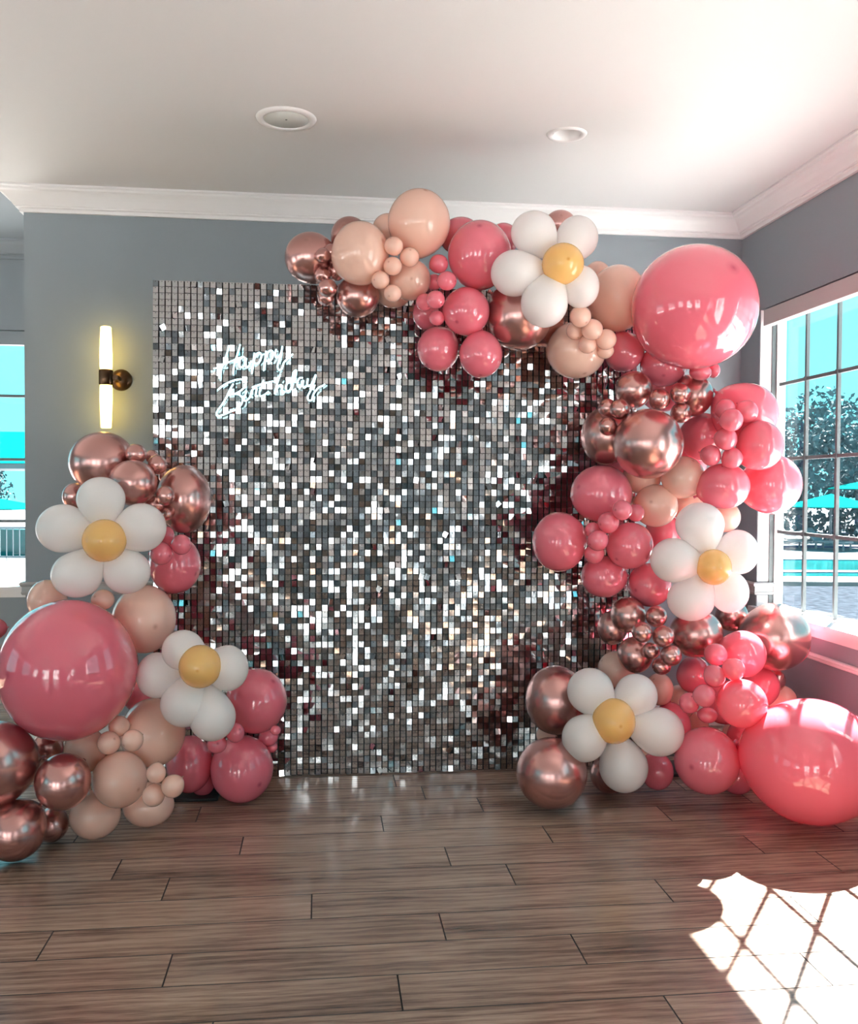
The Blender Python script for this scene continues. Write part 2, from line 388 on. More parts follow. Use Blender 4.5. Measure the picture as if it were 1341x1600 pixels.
# ------------------------------------------------------------------ plank floor
def plank_mesh(x0, x1, y0, y1, ztop=0.0, g=0.0007, b=0.0017, th=0.012):
    x0 += g; x1 -= g; y0 += g; y1 -= g
    vs = [(x0 + b, y0 + b, ztop), (x1 - b, y0 + b, ztop), (x1 - b, y1 - b, ztop), (x0 + b, y1 - b, ztop),
          (x0, y0, ztop - b), (x1, y0, ztop - b), (x1, y1, ztop - b), (x0, y1, ztop - b),
          (x0, y0, ztop - th), (x1, y0, ztop - th), (x1, y1, ztop - th), (x0, y1, ztop - th)]
    fs = [(0, 1, 2, 3)] + [(i + 4, (i + 1) % 4 + 4, (i + 1) % 4, i) for i in range(4)] + [(i + 8, (i + 1) % 4 + 8, (i + 1) % 4 + 4, i + 4) for i in range(4)]
    return vs, fs
floor = structure(MB().box(XL - T, XR + T, YB - T, YN + T, -0.25, -0.012).build('floor', 'black'), 'dark brown wood plank floor')
PW, PL, PY = 0.1885, 1.222, 2.478
ROWX = {0: 0.224, 1: 0.786, 2: 0.392, 3: -0.025, 4: 0.691, 5: 0.486, 6: 0.920, 7: 0.261, 8: 0.708, 9: 0.475, -1: 0.9475}
far = MB(); far_seed = []; near = []
row = math.floor((YB - PY) / PW)
while PY + row * PW < YN:
    xs = ROWX.get(row, rnd.uniform(0, PL)); y0 = PY + row * PW; y1 = y0 + PW
    k = math.floor((XL - xs) / PL)
    while xs + k * PL < XR:
        x0 = max(XL, xs + k * PL); x1 = min(XR, xs + (k + 1) * PL)
        if x1 - x0 > 0.02:
            sd = rnd.random()
            if 1.9 < y0 < 5.2 and -3.0 < x1 and x0 < 3: near.append((x0, x1, max(y0, YB), min(y1, YN), sd))
            else:
                v, f = plank_mesh(x0, x1, max(y0, YB), min(y1, YN)); far.add(v, f); far_seed += [sd] * len(v)
        k += 1
    row += 1
for x0, x1, y0, y1, sd in near:
    v, f = plank_mesh(x0, x1, y0, y1); mb = MB().add(v, f); o = mb.build('plank', 'wood', floor, fix=False)
    o.data.materials.append(MT['wood_edge']); o.data.polygons.foreach_set('material_index', [0] + [1] * (len(f) - 1))
    at = o.data.attributes.new('plank_seed', 'FLOAT', 'POINT'); at.data.foreach_set('value', [sd] * len(v))
o = far.build('plank_field', 'wood', floor, fix=False); o['kind'] = 'stuff'
o.data.materials.append(MT['wood_edge']); o.data.polygons.foreach_set('material_index', ([0] + [1] * 8) * (len(far.f) // 9))
at = o.data.attributes.new('plank_seed', 'FLOAT', 'POINT'); at.data.foreach_set('value', far_seed)

# ------------------------------------------------------------------ balloons
def frame_from(nrm):
    """rotation whose -Z axis (the neck) points along nrm"""
    return (-Vector(nrm)).to_track_quat('Z', 'Y').to_matrix()

def balloon_mesh(name, radii, neck, m, seg=36, rings=26, taper=0.10, stretch=0.08):
    """egg-shaped balloon: round crown with a small tip, narrowing to a tied neck with a rolled knot"""
    R = frame_from(neck); rx, rd, rz = radii; vs = []; tip = []
    vs.append(Vector((0, 0, 1.004))); tip.append(1.0)
    prof = []
    for i in range(1, rings):
        th = math.pi * i / rings; s, c = math.sin(th), math.cos(th)
        q = max(0.0, -c)
        r = s * (1 - taper * q * q); z = c * (1 + stretch * q ** 1.5)
        if th < 0.10: z += 0.0
        prof.append((r, z, math.exp(-(th / 0.062) ** 2)))
    prof[-1] = (max(prof[-1][0] * 0.7, 0.07), prof[-1][1] - 0.01, 0)
    e = stretch - 0.05
    prof += [(r_, z_ - e, t_) for r_, z_, t_ in ((0.045, -1.09, 0.5), (0.038, -1.12, 0.8), (0.062, -1.135, 0.9), (0.07, -1.15, 0.9), (0.05, -1.165, 0.9), (0.075, -1.20, 0.9), (0.085, -1.205, 0.9), (0.02, -1.20, 0.9))]
    for r, z, t in prof:
        for k in range(seg):
            a = 2 * math.pi * k / seg; vs.append(Vector((r * math.cos(a), r * math.sin(a), z))); tip.append(t)
    vs.append(Vector((0, 0, -1.20 - e))); tip.append(0.9)
    fs = [(0, 1 + k, 1 + (k + 1) % seg) for k in range(seg)]
    n = len(prof)
    for i in range(n - 1):
        a0 = 1 + i * seg; b0 = a0 + seg
        fs += [(a0 + k, b0 + k, b0 + (k + 1) % seg, a0 + (k + 1) % seg) for k in range(seg)]
    last = 1 + (n - 1) * seg; fs += [(len(vs) - 1, last + (k + 1) % seg, last + k) for k in range(seg)]
    out = []
    for v in vs:
        w = R @ v; out.append((w.x * rx, w.y * rd, w.z * rz))
    me = bpy.data.meshes.new(name); me.from_pydata(out, [], fs); me.polygons.foreach_set('use_smooth', [True] * len(fs))
    at = me.attributes.new('tip', 'FLOAT', 'POINT'); at.data.foreach_set('value', tip)
    me.materials.append(MT[m]); me.update()
    return me
KIND = {'C': ('balloon', 'chrome', 'large'), 'c': ('mini_balloon', 'chrome', 'mini'), 'K': ('balloon', 'pink', 'large'), 'k': ('mini_balloon', 'pink', 'mini'),
        'P': ('balloon', 'peach', 'large'), 'p': ('mini_balloon', 'peach', 'mini'), 'G': ('giant_balloon', 'giant', 'giant')}
WORD = {'chrome': 'rose gold', 'pink': 'pink', 'giant': 'pink', 'peach': 'peach'}
BALLOONS = [
 ('C', 'rose gold chrome balloon at the far left tip of the arch', 'top left end of the arch', (-0.047,4.380,2.454, 0.119,0.120,0.116, 0.57,0.51,-0.65)),
 ('C', 'rose gold chrome balloon peeking above the left blush balloon, against the crown moulding', 'top left end of the arch', (0.131,4.384,2.558, 0.088,0.092,0.091, -0.67,0.17,-0.72)),
 ('P', 'large blush peach balloon left of the five mini peach ones on the arch', 'top left end of the arch', (0.172,4.182,2.433, 0.127,0.135,0.139, -0.74,0.62,-0.28)),
 ('P', 'blush peach balloon squeezed behind the two big peach ones near the ceiling', 'top left end of the arch', (0.311,4.420,2.612, 0.072,0.072,0.069, 0.42,0.15,-0.90)),
 ('P', 'topmost big peach balloon of the arch, touching the crown moulding in view', 'top left end of the arch', (0.435,4.220,2.587, 0.140,0.148,0.148, -0.14,0.56,-0.81)),
 ('P', 'medium peach balloon right of the five mini peach ones', 'top left end of the arch', (0.398,4.254,2.341, 0.095,0.095,0.093, 0.00,0.99,0.17)),
 ('P', 'blush balloon lowest behind the mini peach cluster at arch left', 'top left end of the arch', (0.335,4.407,2.331, 0.093,0.093,0.090, 0.73,0.34,0.59)),
 ('C', 'rose gold chrome balloon hanging lowest at arch left, over the sequin wall top', 'top left end of the arch', (0.168,4.329,2.275, 0.098,0.098,0.095, -0.71,0.49,0.51)),
 ('p', 'mini peach balloon, topmost of the five between the peach balloons', 'top left end of the arch', (0.312,4.092,2.448, 0.042,0.042,0.040, 0.37,0.64,-0.68)),
 ('p', 'mini peach balloon at the right of the five, under the topmost big peach one', 'top left end of the arch', (0.384,4.120,2.409, 0.043,0.043,0.042, 0.01,0.84,-0.55)),
 ('p', 'mini peach balloon at the centre of the five on the arch', 'top left end of the arch', (0.310,4.112,2.366, 0.041,0.041,0.040, 0.51,0.82,-0.27)),
 ('p', 'mini peach balloon at the left of the five on the arch', 'top left end of the arch', (0.257,4.116,2.304, 0.040,0.040,0.039, 0.72,0.68,0.12)),
 ('p', 'mini peach balloon, lowest of the five on the arch', 'top left end of the arch', (0.311,4.120,2.250, 0.039,0.039,0.038, 0.46,0.74,0.49)),
 ('c', 'mini rose gold balloon, upper left of the chrome minis at the arch tip', 'top left end of the arch', (0.008,4.237,2.432, 0.034,0.034,0.033, -0.09,0.89,-0.45)),
 ('c', 'mini rose gold balloon touching the left side of the large blush balloon', 'top left end of the arch', (0.045,4.281,2.457, 0.040,0.040,0.039, -0.33,0.80,-0.50)),
 ('c', 'mini rose gold balloon under the tip balloon, left of the chrome minis', 'top left end of the arch', (0.006,4.277,2.354, 0.037,0.037,0.036, -0.08,0.97,0.23)),
 ('c', 'mini rose gold balloon tucked under the large blush balloon', 'top left end of the arch', (0.069,4.310,2.380, 0.043,0.043,0.042, -0.52,0.85,0.08)),
 ('c', 'mini rose gold balloon with a bright spot, left of the lowest chrome balloon', 'top left end of the arch', (0.029,4.220,2.286, 0.042,0.043,0.041, -0.22,0.79,0.57)),
 ('c', 'mini rose gold balloon, lowest of the chrome minis at the arch tip', 'top left end of the arch', (0.023,4.320,2.263, 0.038,0.038,0.037, -0.15,0.66,0.73)),
 ('K', 'large dusty pink balloon left of the top daisy', 'top left end of the arch', (0.712,4.227,2.455, 0.144,0.152,0.154, 0.14,0.74,-0.65)),
 ('K', 'dusty pink balloon behind, between the topmost peach and the large pink one', 'top left end of the arch', (0.655,4.420,2.587, 0.100,0.097,0.090, 0.44,0.13,-0.89)),
 ('K', 'pink balloon sliver behind the upper left petal of the top daisy', 'top left end of the arch', (0.857,4.420,2.582, 0.073,0.076,0.076, -0.32,0.15,-0.94)),
 ('K', 'medium pink balloon under the large pink one on the arch', 'top left end of the arch', (0.652,4.220,2.200, 0.107,0.109,0.109, 0.50,0.66,0.57)),
 ('K', 'pink balloon hanging at lower left in front of the sequins', 'top left end of the arch', (0.538,4.320,2.043, 0.097,0.101,0.104, 0.59,0.32,0.74)),
 ('K', 'pink balloon hanging lowest over the middle of the sequin wall', 'top left end of the arch', (0.720,4.220,2.007, 0.098,0.103,0.106, 0.08,0.37,0.92)),
 ('K', 'shaded pink balloon behind the mini pinks, at the arch underside', 'top left end of the arch', (0.491,4.420,2.222, 0.063,0.071,0.077, -0.38,0.18,0.91)),
 ('k', 'mini pink balloon topmost, left of the large pink balloon', 'top left end of the arch', (0.525,4.220,2.408, 0.043,0.043,0.042, -0.70,0.65,-0.27)),
 ('k', 'mini pink balloon half hidden beside the medium peach balloon', 'top left end of the arch', (0.517,4.320,2.348, 0.038,0.038,0.037, -0.67,0.72,0.19)),
 ('k', 'mini pink balloon above the medium pink balloon', 'top left end of the arch', (0.549,4.120,2.311, 0.043,0.043,0.042, -0.80,0.59,0.12)),
 ('k', 'mini pink balloon touching the left of the medium pink balloon', 'top left end of the arch', (0.500,4.120,2.228, 0.041,0.041,0.040, -0.57,0.61,0.55)),
 ('k', 'mini pink balloon behind, leftmost under the medium peach balloon', 'top left end of the arch', (0.462,4.215,2.235, 0.040,0.040,0.039, -0.36,0.66,0.66)),
 ('k', 'mini pink balloon lowest, above the left hanging pink balloon', 'top left end of the arch', (0.518,4.220,2.166, 0.035,0.035,0.034, -0.47,0.47,0.75)),
 ('C', 'large rose gold chrome balloon below the top daisy', 'top left end of the arch', (0.902,4.250,2.190, 0.149,0.154,0.155, -0.73,0.25,0.63)),
 ('C', 'shaded rose gold balloon behind the lowest petal of the top daisy', 'top left end of the arch', (1.046,4.388,2.186, 0.108,0.112,0.113, 0.49,0.19,0.85)),
 ('C', 'dusty rose gold balloon peeking above the top daisy', 'top left end of the arch', (1.133,4.420,2.659, 0.076,0.075,0.070, 0.05,0.12,-0.99)),
 ('P', 'blush balloon peeking out right of the top daisy', 'top left end of the arch', (1.323,4.438,2.438, 0.061,0.062,0.060, -0.90,0.20,-0.38)),
 ('P', 'large blush balloon left of the giant pink balloon on the arch', 'top left end of the arch', (1.388,4.330,2.301, 0.139,0.151,0.156, -0.82,0.55,0.16)),
 ('P', 'large blush balloon hanging under the arch right of the top daisy', 'top left end of the arch', (1.180,4.285,2.044, 0.138,0.135,0.129, -0.18,0.45,0.87)),
 ('p', 'mini blush balloon, topmost of six below the top daisy', 'top left end of the arch', (1.134,4.054,2.159, 0.047,0.048,0.047, -0.39,0.64,0.66)),
 ('p', 'mini blush balloon, leftmost of six on the hanging blush balloon', 'top left end of the arch', (1.136,4.147,2.112, 0.040,0.040,0.040, -0.22,0.52,0.82)),
 ('p', 'mini blush balloon, frontmost at the middle of the six', 'top left end of the arch', (1.196,4.084,2.109, 0.048,0.048,0.047, -0.50,0.48,0.72)),
 ('p', 'mini blush balloon, rightmost of the six', 'top left end of the arch', (1.269,4.111,2.071, 0.046,0.047,0.047, 0.92,0.38,-0.08)),
 ('p', 'mini blush balloon under the middle of the six', 'top left end of the arch', (1.192,4.139,2.051, 0.041,0.042,0.041, -0.36,0.41,0.84)),
 ('p', 'mini blush balloon, lowest right of the six', 'top left end of the arch', (1.283,4.171,2.030, 0.040,0.039,0.037, 0.93,0.37,0.07)),
 ('G', 'giant glossy pink balloon at the upper right corner of the arch', 'right side of the arch', (1.651,4.050,2.212, 0.277,0.285,0.275, -0.26,0.86,-0.45)),
 ('K', 'shaded pink balloon deep behind the chrome minis under the upper giant', 'right side of the arch', (1.689,4.518,1.906, 0.123,0.124,0.120, 0.20,0.19,0.96)),
 ('K', 'shaded pink balloon deep behind the shiny rose gold one\'s right side', 'right side of the arch', (1.800,4.560,1.547, 0.131,0.132,0.129, -0.78,0.21,0.59)),
 ('K', 'shaded pink balloon in the gap below the left chrome balloon', 'right side of the arch', (1.425,4.407,1.533, 0.091,0.093,0.092, 0.72,0.19,0.67)),
 ('K', 'shaded magenta pink balloon under the left side of the upper giant', 'right side of the arch', (1.429,4.350,2.053, 0.094,0.097,0.096, 0.98,0.16,0.13)),
 ('K', 'pink balloon tucked directly beneath the upper giant', 'right side of the arch', (1.619,4.334,1.992, 0.109,0.108,0.102, 0.26,0.77,0.58)),
 ('k', 'mini pink balloon under the upper giant, above the chrome balloons', 'right side of the arch', (1.750,4.205,1.945, 0.051,0.046,0.038, -0.60,0.57,0.57)),
 ('k', 'smallest pink balloon under the right of the upper giant', 'right side of the arch', (1.831,4.250,1.962, 0.032,0.035,0.036, -0.75,0.48,0.46)),
 ('C', 'rose gold chrome balloon just under the beneath-giant pink one, left', 'right side of the arch', (1.446,4.250,1.865, 0.087,0.088,0.086, 0.24,0.49,-0.84)),
 ('C', 'rose gold chrome balloon under the upper giant, right', 'right side of the arch', (1.754,4.295,1.848, 0.090,0.097,0.099, -0.35,0.44,0.83)),
 ('C', 'large shiny rose gold balloon in the middle of the right column top', 'right side of the arch', (1.455,4.074,1.605, 0.156,0.159,0.157, -0.03,0.98,0.21)),
 ('C', 'rose gold balloon left edge of the column, behind the large shiny one', 'right side of the arch', (1.337,4.302,1.652, 0.121,0.131,0.138, 0.97,0.23,0.02)),
 ('c', 'mini rose gold balloon between the two chrome balloons under the giant', 'right side of the arch', (1.534,4.150,1.812, 0.048,0.050,0.049, -0.27,0.58,-0.77)),
 ('c', 'mini rose gold balloon, upper right of the three over the shiny one', 'right side of the arch', (1.626,4.134,1.839, 0.046,0.048,0.048, -0.14,0.49,0.86)),
 ('c', 'mini rose gold balloon, lower right of the three over the shiny one', 'right side of the arch', (1.643,4.166,1.754, 0.047,0.048,0.048, -0.70,0.55,-0.46)),
 ('c', 'mini rose gold balloon, upper left of the left trio', 'right side of the arch', (1.307,4.199,1.772, 0.043,0.044,0.044, 0.72,0.49,-0.49)),
 ('c', 'mini rose gold balloon, right one of the left trio', 'right side of the arch', (1.339,4.123,1.761, 0.045,0.046,0.046, 0.58,0.59,-0.56)),
 ('c', 'mini rose gold balloon, lowest of the left trio', 'right side of the arch', (1.296,4.156,1.686, 0.043,0.044,0.043, 0.81,0.56,-0.18)),
 ('K', 'large pink balloon beside the window, topmost of the pink cluster', 'right side of the arch', (1.970,4.211,1.760, 0.153,0.153,0.143, -0.68,0.35,0.64)),
 ('K', 'pink balloon right of the large shiny rose gold one', 'right side of the arch', (1.833,4.368,1.656, 0.107,0.114,0.117, -0.90,0.44,0.03)),
 ('K', 'pink balloon reflecting the window, right of the mini pinks', 'right side of the arch', (1.964,4.040,1.601, 0.102,0.110,0.112, -0.77,0.25,-0.58)),
 ('K', 'pink balloon lowest of the pink cluster, above the middle daisy', 'right side of the arch', (1.820,4.093,1.418, 0.117,0.113,0.105, -0.80,0.45,-0.40)),
 ('K', 'big coral pink balloon lit through against the window', 'right side of the arch', (2.124,4.250,1.429, 0.140,0.146,0.143, -0.91,0.33,-0.25)),
 ('k', 'mini pink balloon, upper left of six by the window', 'right side of the arch', (1.804,4.050,1.763, 0.044,0.046,0.046, -0.90,0.32,-0.30)),
 ('k', 'mini pink balloon, upper right of six by the window', 'right side of the arch', (1.898,4.032,1.753, 0.048,0.050,0.050, -0.72,0.27,0.64)),
 ('k', 'mini pink balloon, frontmost of the upper three by the window', 'right side of the arch', (1.784,3.941,1.706, 0.049,0.052,0.051, -0.93,0.32,-0.17)),
 ('k', 'mini pink balloon in the middle of six by the window', 'right side of the arch', (1.785,3.998,1.627, 0.049,0.051,0.051, -0.94,0.34,0.05)),
 ('k', 'mini pink balloon, lower left of six by the window', 'right side of the arch', (1.739,4.050,1.555, 0.045,0.047,0.047, -0.88,0.38,0.28)),
 ('k', 'mini pink balloon, lower right of six by the window', 'right side of the arch', (1.823,4.014,1.543, 0.046,0.048,0.048, -0.70,0.33,-0.63)),
 ('P', 'pale peach balloon just under the large shiny rose gold one', 'right side of the arch', (1.518,4.323,1.468, 0.092,0.093,0.091, 0.11,0.19,0.98)),
 ('P', 'peach balloon between the shiny rose gold and the lowest cluster pink', 'right side of the arch', (1.668,4.196,1.458, 0.100,0.101,0.098, -0.24,0.60,-0.77)),
 ('P', 'peach balloon right of the four way pink cluster', 'right side of the arch', (1.557,4.245,1.325, 0.103,0.103,0.100, 0.52,0.83,-0.19)),
 ('P', 'orange peach balloon deep between the peach ones and the middle daisy', 'right side of the arch', (1.808,4.450,1.330, 0.094,0.093,0.088, -0.86,0.36,-0.37)),
 ('P', 'pale peach balloon behind the upper right of the middle daisy', 'right side of the arch', (1.939,4.350,1.270, 0.077,0.077,0.074, -0.98,0.15,0.10)),
 ('K', 'large dusty pink balloon, top of the left pink cluster in the column', 'right side of the arch', (1.297,4.250,1.380, 0.143,0.140,0.134, 0.88,0.42,-0.23)),
 ('K', 'pink balloon sticking out furthest left over the sequins', 'right side of the arch', (1.100,4.250,1.157, 0.125,0.133,0.139, 0.93,0.27,0.25)),
 ('K', 'pink balloon right of the mini pinks, left of the middle daisy', 'right side of the arch', (1.401,4.150,1.145, 0.108,0.109,0.107, 0.70,0.45,0.55)),
 ('K', 'pink balloon lowest left of the column cluster, over the sequins', 'right side of the arch', (1.313,4.250,0.994, 0.107,0.104,0.098, 0.96,0.29,0.01)),
 ('K', 'pink balloon below left of the middle daisy', 'right side of the arch', (1.533,4.250,0.954, 0.102,0.104,0.103, 0.83,0.52,0.18)),
 ('K', 'pink balloon hidden behind the top left of the middle daisy', 'right side of the arch', (1.673,4.450,1.185, 0.091,0.094,0.094, 0.36,0.31,0.88)),
 ('k', 'mini pink balloon, topmost of six in the left column cluster', 'right side of the arch', (1.324,4.025,1.309, 0.044,0.045,0.045, 0.87,0.49,-0.03)),
 ('k', 'mini pink balloon touching the peach balloon, right of the topmost', 'right side of the arch', (1.429,4.150,1.294, 0.040,0.041,0.041, 0.80,0.60,0.02)),
 ('k', 'mini pink balloon second from top in the left column cluster', 'right side of the arch', (1.278,4.075,1.252, 0.048,0.049,0.049, 0.91,0.39,0.15)),
 ('k', 'mini pink balloon half hidden at the left of the column cluster', 'right side of the arch', (1.229,4.150,1.214, 0.037,0.038,0.038, 0.92,0.32,0.22)),
 ('k', 'mini pink balloon with dark tip, left of the pink balloon', 'right side of the arch', (1.222,4.050,1.173, 0.046,0.047,0.047, 0.88,0.33,0.34)),
 ('k', 'mini pink balloon, lowest of six in the left column cluster', 'right side of the arch', (1.236,4.150,1.106, 0.046,0.045,0.044, 0.84,0.29,0.45)),
 ('C', 'rose gold balloon upper left of the chrome mini bunch', 'lower right of the arch', (1.419,4.210,0.819, 0.081,0.083,0.083, 0.87,0.37,-0.34)),
 ('C', 'rose gold balloon at far left behind the chrome mini bunch', 'lower right of the arch', (1.381,4.330,0.742, 0.069,0.076,0.082, 0.98,0.10,-0.15)),
 ('C', 'rose gold balloon below left of the chrome mini bunch', 'lower right of the arch', (1.457,4.216,0.633, 0.081,0.085,0.085, 0.88,0.42,0.23)),
 ('C', 'large rose gold balloon right of the chrome mini bunch, below the middle daisy', 'lower right of the arch', (1.751,4.220,0.728, 0.124,0.121,0.113, -0.15,0.97,-0.21)),
 ('C', 'pinkish rose gold balloon behind, left of the silvery one', 'lower right of the arch', (2.017,4.420,0.782, 0.078,0.080,0.078, -0.85,0.16,-0.51)),
 ('C', 'large silvery rose gold balloon below the window sill', 'lower right of the arch', (2.145,4.231,0.706, 0.160,0.166,0.160, -0.90,0.44,-0.03)),
 ('c', 'mini rose gold balloon, topmost of the bunch of six', 'lower right of the arch', (1.521,4.120,0.823, 0.048,0.050,0.049, 0.70,0.54,-0.46)),
 ('c', 'mini rose gold balloon, leftmost of the bunch of six', 'lower right of the arch', (1.419,4.020,0.768, 0.046,0.047,0.046, 0.86,0.49,-0.13)),
 ('c', 'mini rose gold balloon, frontmost middle of the bunch of six', 'lower right of the arch', (1.516,4.017,0.749, 0.048,0.050,0.049, 0.71,0.70,-0.09)),
 ('c', 'mini rose gold balloon, smallest in the bunch of six', 'lower right of the arch', (1.493,4.108,0.669, 0.040,0.041,0.040, 0.81,0.55,0.22)),
 ('c', 'mini rose gold balloon, lower right of the bunch of six', 'lower right of the arch', (1.555,4.023,0.663, 0.047,0.048,0.048, 0.54,0.74,0.40)),
 ('c', 'mini rose gold balloon, lowest of the bunch of six', 'lower right of the arch', (1.548,4.120,0.596, 0.043,0.042,0.040, 0.23,0.57,-0.79)),
 ('K', 'coral pink balloon with sunlit top beside the silvery one', 'lower right of the arch', (1.928,4.109,0.648, 0.106,0.110,0.108, -0.85,0.47,0.24)),
 ('K', 'pink balloon above left of the giant on the floor', 'lower right of the arch', (1.773,3.777,0.498, 0.105,0.108,0.103, 0.21,0.45,-0.87)),
 ('K', 'shaded pink balloon behind the left minis of the lower cluster', 'lower right of the arch', (1.789,4.320,0.509, 0.086,0.089,0.088, -0.09,0.21,0.97)),
 ('K', 'pink balloon behind, under the silvery rose gold one', 'lower right of the arch', (2.123,4.320,0.450, 0.088,0.095,0.095, -0.07,0.10,-0.99)),
 ('C', 'brownish rose gold balloon sliver under the silvery one', 'lower right of the arch', (2.241,4.407,0.461, 0.048,0.054,0.056, -0.24,0.09,-0.97)),
 ('P', 'pale peach balloon behind the floor giant, against the grey wall', 'lower right of the arch', (2.293,4.433,0.352, 0.069,0.075,0.075, -0.40,0.11,-0.91)),
 ('k', 'mini pink balloon, topmost of six left of the coral balloon', 'lower right of the arch', (1.762,4.020,0.664, 0.051,0.052,0.050, -0.61,0.70,0.37)),
 ('k', 'mini pink balloon with sunlit top, rightmost of six', 'lower right of the arch', (1.738,3.782,0.644, 0.046,0.048,0.047, -0.71,0.50,0.49)),
 ('k', 'mini pink balloon third down in the lower cluster', 'lower right of the arch', (1.669,3.818,0.608, 0.046,0.048,0.047, -0.44,0.57,0.70)),
 ('k', 'mini pink balloon in the middle of the lower three', 'lower right of the arch', (1.620,3.805,0.529, 0.047,0.049,0.048, -0.72,0.67,-0.19)),
 ('k', 'mini pink balloon, leftmost of the lower cluster', 'lower right of the arch', (1.599,3.919,0.472, 0.043,0.046,0.046, -0.50,0.87,-0.02)),
 ('k', 'mini pink balloon, lowest of the lower cluster', 'lower right of the arch', (1.679,3.908,0.420, 0.043,0.040,0.035, -0.75,0.62,0.24)),
 ('P', 'dull peach balloon behind the upper right petal of the lower daisy', 'lower right of the arch', (1.615,4.320,0.446, 0.065,0.073,0.078, 0.61,0.37,-0.70)),
 ('P', 'dull peach balloon above the lower daisy, left of the bunch of six', 'lower right of the arch', (1.405,4.336,0.542, 0.087,0.089,0.087, 0.85,0.12,-0.52)),
 ('P', 'mauve peach balloon in the shade right of the lower daisy', 'lower right of the arch', (1.750,4.417,0.357, 0.079,0.085,0.086, -0.64,0.76,-0.13)),
 ('P', 'dull peach balloon in the gap left of the floor giant', 'lower right of the arch', (2.049,4.420,0.198, 0.066,0.070,0.068, 0.55,0.22,-0.81)),
 ('P', 'dull peach balloon in the gap above the big floor pink', 'lower right of the arch', (1.839,4.448,0.246, 0.073,0.073,0.068, -0.71,0.26,0.65)),
 ('K', 'pink balloon behind the right petal of the lower daisy', 'lower right of the arch', (1.665,4.294,0.279, 0.092,0.099,0.101, 0.06,0.35,0.94)),
 ('G', 'giant coral pink balloon on the floor with a sun patch on top', 'foot of the arch at right', (2.020,3.660,0.282, 0.278,0.281,0.254, -0.57,0.82,-0.01)),
 ('K', 'large dusty pink balloon on the floor left of the giant', 'foot of the arch at right', (1.663,3.870,0.232, 0.138,0.146,0.143, 0.78,0.63,-0.01)),
 ('K', 'small pink balloon near the floor right of the lowest petal', 'foot of the arch at right', (1.540,4.140,0.108, 0.074,0.082,0.085, -0.78,0.22,0.59)),
 ('K', 'shaded magenta balloon on the floor between the two big pinks', 'foot of the arch at right', (1.907,4.101,0.086, 0.081,0.085,0.082, 0.74,0.33,0.59)),
 ('C', 'rose gold balloon upper left of the lower daisy', 'foot of the arch at right', (1.083,4.220,0.427, 0.140,0.152,0.159, 0.82,0.13,-0.56)),
 ('C', 'large rose gold balloon standing on the floor left of the lower daisy', 'foot of the arch at right', (1.004,3.972,0.166, 0.153,0.157,0.153, 0.85,0.46,0.27)),
 ('P', 'small dull peach balloon wedged between the two stacked rose gold balloons', 'foot of the arch at right', (1.068,4.350,0.233, 0.045,0.046,0.044, 0.98,0.09,-0.17)),
 ('C', 'dark rose gold balloon near the floor behind the lowest petal', 'foot of the arch at right', (1.324,4.174,0.089, 0.087,0.088,0.085, 0.57,0.25,0.78)),
 ('P', 'yellowish peach balloon peeking under the right petal of the lower daisy', 'foot of the arch at right', (1.534,4.260,0.130, 0.053,0.053,0.050, -0.83,0.34,0.44)),
 ('C', 'large rose gold balloon crowning the left stack under the wall lamp', 'top of the left stack', (-0.933,4.200,1.504, 0.141,0.141,0.132, 0.66,0.71,-0.24)),
 ('C', 'rose gold balloon right above the top left daisy', 'top of the left stack', (-0.775,4.033,1.416, 0.099,0.100,0.096, 0.07,0.95,0.30)),
 ('C', 'large oval rose gold balloon at the right of the left stack top', 'top of the left stack', (-0.592,4.211,1.347, 0.116,0.136,0.151, -0.76,0.52,0.39)),
 ('C', 'rose gold balloon peeking out left above the top left daisy', 'top of the left stack', (-1.076,4.300,1.356, 0.053,0.058,0.059, 0.64,0.12,-0.75)),
 ('c', 'mini rose gold balloon, topmost on the left stack', 'top of the left stack', (-0.775,4.100,1.538, 0.044,0.045,0.043, -0.04,0.81,-0.58)),
 ('c', 'tiny rose gold balloon hidden between the topmost minis of the left stack', 'top of the left stack', (-0.726,4.200,1.529, 0.029,0.031,0.031, -0.48,0.75,-0.46)),
 ('c', 'mini rose gold balloon second in the row on the left stack', 'top of the left stack', (-0.688,4.104,1.493, 0.040,0.042,0.042, -0.61,0.75,-0.24)),
 ('c', 'tiny rose gold balloon above the oval rose gold one\'s left edge', 'top of the left stack', (-0.686,4.284,1.444, 0.027,0.030,0.031, -0.75,0.66,0.08)),
 ('c', 'mini rose gold balloon on the left of the oval rose gold balloon', 'top of the left stack', (-0.638,4.000,1.363, 0.038,0.041,0.042, -0.65,0.60,0.47)),
 ('c', 'mini rose gold balloon touching the right petal of the top left daisy', 'top of the left stack', (-0.696,4.088,1.325, 0.042,0.042,0.041, -0.43,0.60,0.67)),
 ('c', 'tiny rose gold balloon lowest beside the oval one', 'top of the left stack', (-0.645,4.082,1.285, 0.023,0.026,0.027, -0.55,0.47,0.69)),
 ('K', 'dusty pink balloon right of the top left daisy', 'top of the left stack', (-0.630,4.200,1.061, 0.112,0.122,0.128, -0.85,0.43,0.29)),
 ('k', 'mini pink balloon, highest of three over the pink balloon', 'top of the left stack', (-0.648,4.100,1.194, 0.031,0.035,0.038, -0.87,0.47,-0.15)),
 ('k', 'mini pink balloon, rightmost of three on the pink balloon', 'top of the left stack', (-0.574,4.000,1.160, 0.041,0.043,0.043, -0.92,0.39,0.01)),
 ('k', 'mini pink balloon, lowest of three beside the daisy petal', 'top of the left stack', (-0.656,4.000,1.123, 0.047,0.048,0.048, -0.84,0.52,0.17)),
 ('p', 'mini peach balloon just under the upper left daisy', 'middle of the left stack', (-0.870,3.906,0.944, 0.046,0.045,0.041, 0.51,0.76,-0.40)),
